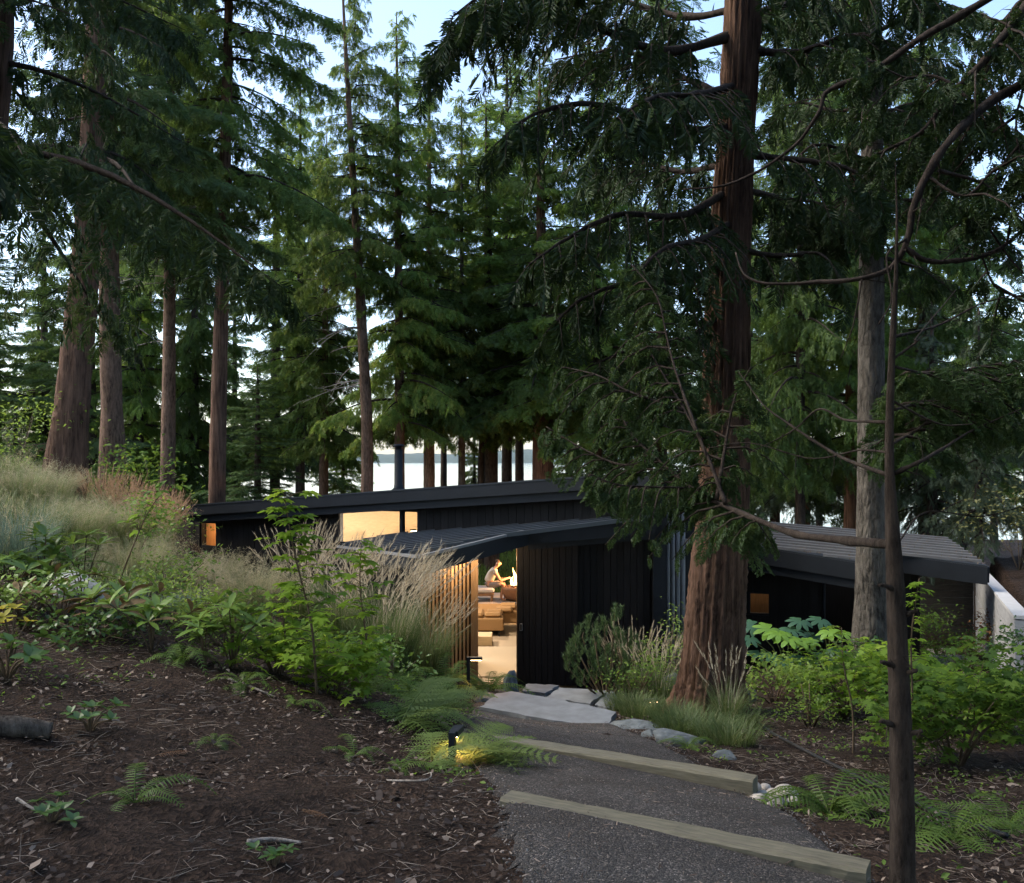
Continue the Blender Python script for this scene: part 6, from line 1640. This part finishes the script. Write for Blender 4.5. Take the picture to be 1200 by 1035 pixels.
def clump(label, px, d, r, h, n, mat, plumes=0, pl=.28, bend=(.15, .7), w=.0035, ph=1.25, group='grass clumps on the left bank', airy=0, pmat=PLUME, lean=0.0, name='grass_clump', dz=0, pw=.011):
    g = np.random.default_rng(int(px * 13 + d * 7)); t = thing(name, label, 'grass', on_ground(px, d, dz), 0, group); acc = Acc()
    def roots(m):
        a = g.uniform(0, 6.28, m); q = r * np.sqrt(g.uniform(0, 1, m)) * .35; return np.stack([np.cos(a) * q, np.sin(a) * q, np.full(m, -.02)], 1), a + g.normal(0, .5, m)
    O, az = roots(n); blades(acc, O, az, h * g.uniform(.55, 1.05, n), np.full(n, w), g.uniform(*bend, n), g.uniform(0, .8, n)); f = acc.build('blades', mat, t); f['kind'] = 'stuff'
    if plumes:
        acc = Acc(); O, az = roots(plumes); L = h * ph * g.uniform(.75, 1.08, plumes); az = np.where(g.random(plumes) < .6 if lean else np.zeros(plumes, bool), g.normal(0, .7, plumes), az)
        bd = g.uniform(.05, .38, plumes) + lean * .12; cc = blades(acc, O, az, L, np.full(plumes, .0018), bd, g.uniform(.2, .9, plumes), 6)
        tip = cc[:, -1]; dr = unit(cc[:, -1] - cc[:, -3]); m = 14
        for k in range(m):                       # feathery spike: short bristles round the tip
            u = k / m; B = tip - dr * (pl * h * (1 - u)) * g.uniform(.8, 1.1, (plumes, 1)); sd = unit(np.cross(dr, g.normal(0, 1, (plumes, 3))))
            X, Y, Z = frames(dr + sd * .35, sd); acc.inst(np.array([(0, -.5, 0), (0, .5, 0), (1, 0, 0)]), np.array([(0, 1, 2)]), B, X, Y, Z, np.stack([np.full(plumes, pl * h * .26), np.full(plumes, pw * (1.2 - u * .6)), np.ones(plumes)], 1), g.uniform(.1, .9, plumes))
        f = acc.build('plumes', pmat, t); f['kind'] = 'stuff'
    if airy:
        acc = Acc(); O, az = roots(airy); L = h * ph * g.uniform(.6, 1.05, airy); cc = blades(acc, O, az, L, np.full(airy, .0012), g.uniform(.2, .75, airy), g.uniform(.2, .9, airy), 5)
        m = 26
        for k in range(m):
            u = g.uniform(.45, 1, airy); i0 = np.clip((u * 5).astype(int), 0, 4); fr = (u * 5 - i0)[:, None]; B = cc[np.arange(airy), i0] * (1 - fr) + cc[np.arange(airy), i0 + 1] * fr
            D = unit(g.normal(0, 1, (airy, 3)) + UP * .25); X, Y, Z = frames(D, g.normal(0, 1, (airy, 3)))
            acc.inst(np.array([(0, -.5, 0), (0, .5, 0), (1, 0, 0)]), np.array([(0, 1, 2)]), B, X, Y, Z, np.stack([g.uniform(.04, .13, airy) * h, np.full(airy, .004), np.ones(airy)], 1), g.uniform(.1, 1, airy))
        f = acc.build('seed_heads', GR_T if pmat is PLUME else pmat, t); f['kind'] = 'stuff'
    return t
clump('big clump of feather grass with tan plumes left of the slat screen', 452, 11.6, .85, 1.25, 1300, GR_G, 170, ph=1.42, lean=1.2)
clump('feather grass clump with upright tan plumes before the big window', 400, 12.8, .7, 1.15, 900, GR_G, 120, ph=1.45, lean=.6)
clump('feather grass clump with tan plumes beside the maple sapling top', 352, 13.6, .6, 1.1, 700, GR_G, 90, ph=1.5, lean=.3)
clump('arching green grass clump spilling above the sword ferns', 500, 12.4, .7, .95, 1000, GR_G, 60, ph=1.3, lean=1.5)
clump('airy straw coloured grass mound below the black wall', 292, 12.4, .75, .95, 700, GR_P, airy=330, ph=1.15)
clump('airy tan grass mound under the small lit window', 258, 14.6, .7, .7, 500, GR_P, airy=300, ph=1.2)
clump('pale airy grass mound left of the small window', 210, 13.4, .7, .75, 600, GR_P, airy=260, ph=1.1)
clump('straw grass clump at the end of the roof', 180, 16.5, .7, .8, 500, GR_P, 70, airy=120, ph=1.3, pmat=GR_R)
for k, (px, d) in enumerate(((118, 18.2), (142, 17.8), (165, 17.4), (188, 17.2))):
    clump(('rust plumed grass at the foot of the grey trunk', 'rust plumed grass right of the grey trunk', 'rust plumed grass left of the slim brown trunk', 'rust plumed grass before the slim brown trunk')[k], px, d, .7, .8, 350, GR_G, 130, ph=1.35, pmat=GR_R)
for k, (px, d, m, lb) in enumerate(((18, 11.2, GR_B, 'blue green grass clump at the left edge of the bank'), (45, 12.6, GR_G, 'fine green grass clump behind the blue clump'), (88, 13.5, GR_P, 'pale hazy grass clump below the leaning cedar'), (28, 15.0, GR_P, 'pale hazy grass clump left of the leaning cedar'), (128, 14.6, GR_P, 'pale hazy grass clump right of the leaning cedar'), (60, 17.0, GR_P, 'tall pale grass at the root of the leaning cedar'), (160, 12.6, GR_P, 'straw grass mound behind the curved sapling'), (2, 17.5, GR_G, 'green grass clump high on the left bank'))):
    clump(lb, px, d, .95, .85 if k else .95, 900, m, airy=220 if m is GR_P else 60, ph=1.15)
FG = 'blue fescue tufts'
clump('blue fescue tuft right of the pale boulder', 182, 9.6, .35, .38, 700, GR_B, group=FG, bend=(.3, .9))
clump('blue fescue tuft behind the azalea', 216, 10.6, .35, .4, 700, GR_B, group=FG, bend=(.3, .9))
clump('blue fescue tuft left of the pale boulder', 150, 10.2, .3, .36, 600, GR_B, group=FG, bend=(.3, .9))
PG = 'grasses by the big cedar'
clump('plumed grass beside the mugo pine against the black wall', 742, 12.6, .4, .8, 420, GR_G, 55, ph=1.45, group=PG)
clump('plumed grass in front of the light green shrub', 772, 12.0, .4, .7, 420, GR_G, 40, ph=1.45, group=PG)
clump('thin plumed grass in front of the cedar trunk', 852, 10.0, .35, .62, 300, GR_G, 22, ph=1.5, group=PG)
for k, (px, d, lb) in enumerate(((750, 10.9, 'low green grass behind the flat boulder'), (790, 10.2, 'low green grass at the cedar roots'), (825, 9.3, 'tufted grass below the cedar trunk'), (855, 8.6, 'grass tuft near the farther timber end'), (800, 9.2, 'grass tuft above the pale boulder'), (735, 11.4, 'fine grass hugging the pale slab'), (862, 9.8, 'grass tuft at the right side of the cedar root'))):
    clump(lb, px, d, .7, .36, 420, GR_G, group=PG, bend=(.3, .95), w=.0045)

# --- stuff nobody could count: meadow grass, litter, loose gravel
def scatter(n, x0, x1, y0, y1, ok=None):
    x = rng.uniform(x0, x1, n); y = rng.uniform(y0, y1, n)
    k = np.ones(n, bool)
    for p in FOOT: k &= ~inpoly(x, y, p)
    if ok is not None: k &= ok(x, y)
    x, y = x[k], y[k]; return np.stack([x, y, ground(x, y)], 1)
pathpoly = [tuple(p) for p in PL] + [tuple(p) for p in PR[::-1]]
bank = lambda x, y: (x / y < np.where(y > 12, -.37, -.30)) & (y > 10.5 + 3 * (x / y + .5)) & (y < 22)
O = scatter(28000, -13, -2.5, 9, 22, bank); n = len(O); acc = Acc()
blades(acc, O, rng.uniform(0, 6.28, n), rng.uniform(.2, .6, n), np.full(n, .005), rng.uniform(.2, .9, n), rng.uniform(0, 1, n), 3)
tag(acc.build('meadow_grass', GR_P), 'wispy pale meadow grass covering the upper left bank', 'grass', kind='stuff')
O = scatter(9000, -3.5, 2.5, 28.8, 40); n = len(O); acc = Acc()
blades(acc, O, rng.uniform(0, 6.28, n), rng.uniform(.15, .4, n), np.full(n, .012), rng.uniform(.2, .9, n), rng.uniform(0, 1, n), 2)
tag(acc.build('lawn_grass', leafmat('lawn', (.06, .12, .02), (.14, .24, .05), trans=.4)), 'green lawn beyond the terrace', 'grass', kind='stuff')
# twigs and chips on the mulch
notpath = lambda x, y: ~inpoly(x, y, pathpoly) & (np.abs(x / np.maximum(y, .1)) < .62)
drift = lambda x, y: np.clip(.52 + .55 * np.sin(2.3 * x + 1.6 * np.sin(1.7 * y) + .5) * np.sin(2.0 * y + 1.2 * np.sin(2.9 * x)) + .25 * np.sin(6.1 * x + 2 * np.sin(5.3 * y)), .08, 1)
acc = Acc(); O = scatter(36000, -6, 6, 2.6, 11.5, lambda x, y: notpath(x, y) & (rng.random(len(x)) < np.clip(5.5 / y, .1, 1) * (1.05 - .75 * drift(x, y))))
for p in O:
    L = rng.uniform(.03, .14) * (1 + (rng.random() < .05) * 2.2); a = rng.uniform(0, 6.28); d = np.array([math.cos(a), math.sin(a), rng.uniform(-.1, .22)]); s = np.array([-d[1], d[0], 0]) * rng.uniform(-.35, .35)
    q = p + UP * .012; tube(acc, [q - d * L / 2, q + s * L * .5, q + d * L / 2], [r * rng.uniform(.0008, .0026) for r in (1, .9, .5)], 3, rng.uniform(0, 1), cap=False)
tag(acc.build('twig_litter', leafmat('twig', (.028, .019, .013), (.11, .080, .058), (.28, .23, .185), trans=.0, rough=.9)), 'dry twigs scattered over the forest floor', 'litter', kind='stuff')
acc = Acc(); O = scatter(95000, -7, 8, 2.6, 14, lambda x, y: notpath(x, y) & (rng.random(len(x)) < np.clip(6.5 / y, .1, 1) * drift(x, y))); n = len(O)
chip = (np.array([(0, -.5, 0), (.6, -.35, .1), (1, .1, .02), (.5, .5, .12), (0, .3, 0)]), np.array([(0, 1, 3), (1, 2, 3), (0, 3, 4)]))
a = rng.uniform(0, 6.28, n); X, Y, Z = frames(np.stack([np.cos(a), np.sin(a), rng.normal(0, .3, n)], 1), np.stack([rng.normal(0, .45, n), rng.normal(0, .45, n), np.ones(n)], 1))
sz = rng.uniform(.008, .042, n) * (1 + (rng.random(n) < .03) * 1.2); O = O + UP * (.006 + .03 * rng.random((n, 1)) ** 3); acc.inst(*chip, O, X, Y, Z, np.stack([sz, sz * rng.uniform(.25, .8, n), sz], 1), rng.uniform(0, 1, n) ** 1.7)
tag(acc.build('bark_mulch', leafmat('mulch_chip', (.020, .013, .009), (.088, .060, .042), (.27, .215, .17), trans=.05, rough=.9)), 'brown bark mulch and dead leaves on the ground', 'litter', kind='stuff')
# loose stones on the path
ico = np.array([(0, 0, .8), (.9, 0, 0), (0, .9, 0), (-.9, 0, 0), (0, -.9, 0), (.3, .2, -.7)]); icf = np.array([(0, 1, 2), (0, 2, 3), (0, 3, 4), (0, 4, 1)])
acc = Acc(); O = scatter(32000, -.6, 1.7, 2.6, 12, lambda x, y: inpoly(x, y, pathpoly) & (rng.random(len(x)) < np.clip(4.5 / y, .1, 1))); n = len(O)
a = rng.uniform(0, 6.28, n); X, Y, Z = frames(np.stack([np.cos(a), np.sin(a), rng.normal(0, .3, n)], 1), np.stack([rng.normal(0, .4, n), rng.normal(0, .4, n), np.ones(n)], 1))
acc.inst(ico, icf, O + UP * .034, X, Y, Z, np.stack([rng.uniform(.003, .009, n), rng.uniform(.003, .008, n), rng.uniform(.002, .006, n)], 1), rng.uniform(0, 1, n) ** 1.5)
tag(acc.build('loose_gravel', leafmat('pebble', (.018, .017, .016), (.075, .07, .065), (.24, .22, .20), trans=0, rough=.85)), 'loose dark gravel stones on the path', 'gravel', kind='stuff')

# needles and bits of bark blown onto the path, thicker along its edges and against the timbers
acc = Acc(); O = scatter(9000, -.6, 1.75, 2.6, 12, lambda x, y: inpoly(x, y, pathpoly) & (rng.random(len(x)) < .12 + .6 * np.clip(np.abs(x - .6) - .45, 0, 1) ** 1.2 + .5 * drift(x * 1.3, y) ** 4)); n = len(O)
a = rng.uniform(0, 6.28, n); X, Y, Z = frames(np.stack([np.cos(a), np.sin(a), rng.normal(0, .15, n)], 1), np.stack([rng.normal(0, .3, n), rng.normal(0, .3, n), np.ones(n)], 1))
acc.inst(*chip, O + UP * .04, X, Y, Z, np.stack([rng.uniform(.012, .06, n), rng.uniform(.002, .009, n), np.full(n, .01)], 1), rng.uniform(0, 1, n) ** 1.4)
tag(acc.build('path_litter', MATS['mulch_chip']), 'brown needles and bark bits lying on the gravel', 'litter', kind='stuff')
# seedlings and moss sprigs between the plants
acc = Acc(); O = scatter(5200, -5.5, 6, 3.2, 12, lambda x, y: notpath(x, y) & (np.sin(1.9 * x + 2.1 * np.sin(1.3 * y)) * np.sin(1.7 * y + x) > .35 - .06 * y + .12)); n = len(O)
for k in range(3):
    a = rng.uniform(0, 6.28, n); X, Y, Z = frames(np.stack([np.cos(a), np.sin(a), rng.uniform(.1, .9, n)], 1), np.stack([rng.normal(0, .4, n), rng.normal(0, .4, n), np.ones(n)], 1))
    acc.inst(OVAL[0], OVAL[1], O + np.stack([rng.normal(0, .02, n), rng.normal(0, .02, n), rng.uniform(.0, .05, n)], 1), X, Y, Z, rng.uniform(.015, .045, n), rng.uniform(0, .9, n))
tag(acc.build('ground_cover', MPD), 'sparse green seedlings sprouting through the mulch', 'ground cover', kind='stuff')
# log, fallen branches, pale bark scraps
acc = Acc(); pts = [on_ground(-30, 5.0, .05), on_ground(20, 5.05, .055), on_ground(60, 5.1, .04)]; q, r = smooth_path(pts, [.055, .058, .045], 24); tube(acc, q, r, 18, ridge=.08, ridges=7, seed=1)
tag(acc.build('log', barkmat('log_bark', (.035, .030, .026), (.13, .115, .10), .3, 20, .6), smooth=True), 'weathered grey log lying on the mulch at the left edge', 'log')
for k, (lb, pts, r0) in enumerate((('crooked bare branch lying near the bottom centre left', [(290, 3.95), (320, 4.0), (352, 3.98)], .014), ('pale curled twig standing on the bank below the lacy fern', [(450, 5.2), (498, 5.05), (505, 5.3), (495, 5.5)], .006), ('long dead branch lying below the blue fern', [(268, 7.0), (300, 6.85), (320, 6.75)], .012), ('pale broken stick on the dark mulch', [(20, 4.25), (45, 4.15), (80, 4.2)], .008), ('thin dead branch beside the salal clump', [(60, 5.6), (100, 5.5), (140, 5.55)], .009))):
    acc = Acc(); P_ = [on_ground(a, b, r0 * .7 + (.05 if k == 1 and i in (1, 2) else 0)) for i, (a, b) in enumerate(pts)]; q, r = smooth_path(P_, np.linspace(r0, r0 * .4, len(P_)), 22); tube(acc, q, r, 7, ridge=.1, ridges=5, seed=k)
    tag(acc.build('fallen_branch', DEADW, smooth=True), lb, 'branch', 'fallen branches on the mulch')
FRB = frond_mesh('fallen_frond', FERND, 16, .22, .05, .1, 4)
for k, (px, d, lb) in enumerate(((182, 5.0, 'rust brown fallen cedar frond in the middle of the left mulch'), (385, 4.3, 'rust brown fallen frond near the bottom of the bank'), (108, 6.6, 'faded fallen frond on the mulch above the log'))):
    o = link('fallen_frond', FRB, None, on_ground(px, d, .02)); o.scale = (.2, .2, .2); o.rotation_euler = (.1, -.1, k * 2 + .5); tag(o, lb, 'frond', 'fallen fronds')
print('objects', len(bpy.data.objects), 'tris', sum(len(m.polygons) for m in bpy.data.meshes))

# ------------------------------------------------------------------ the air over the sea
hz, n, l, b = newmat('haze_air')
n.remove(b); pv = n.new('ShaderNodeVolumePrincipled')
pv.inputs['Color'].default_value = (.80, .88, .98, 1); pv.inputs['Density'].default_value = 1.6e-5; pv.inputs['Anisotropy'].default_value = .2
l.new(pv.outputs[0], n['Material Output'].inputs['Volume'])
tag(box('haze', (-9500, -800, -40), (9500, 9500, 160), hz), kind='stuff')
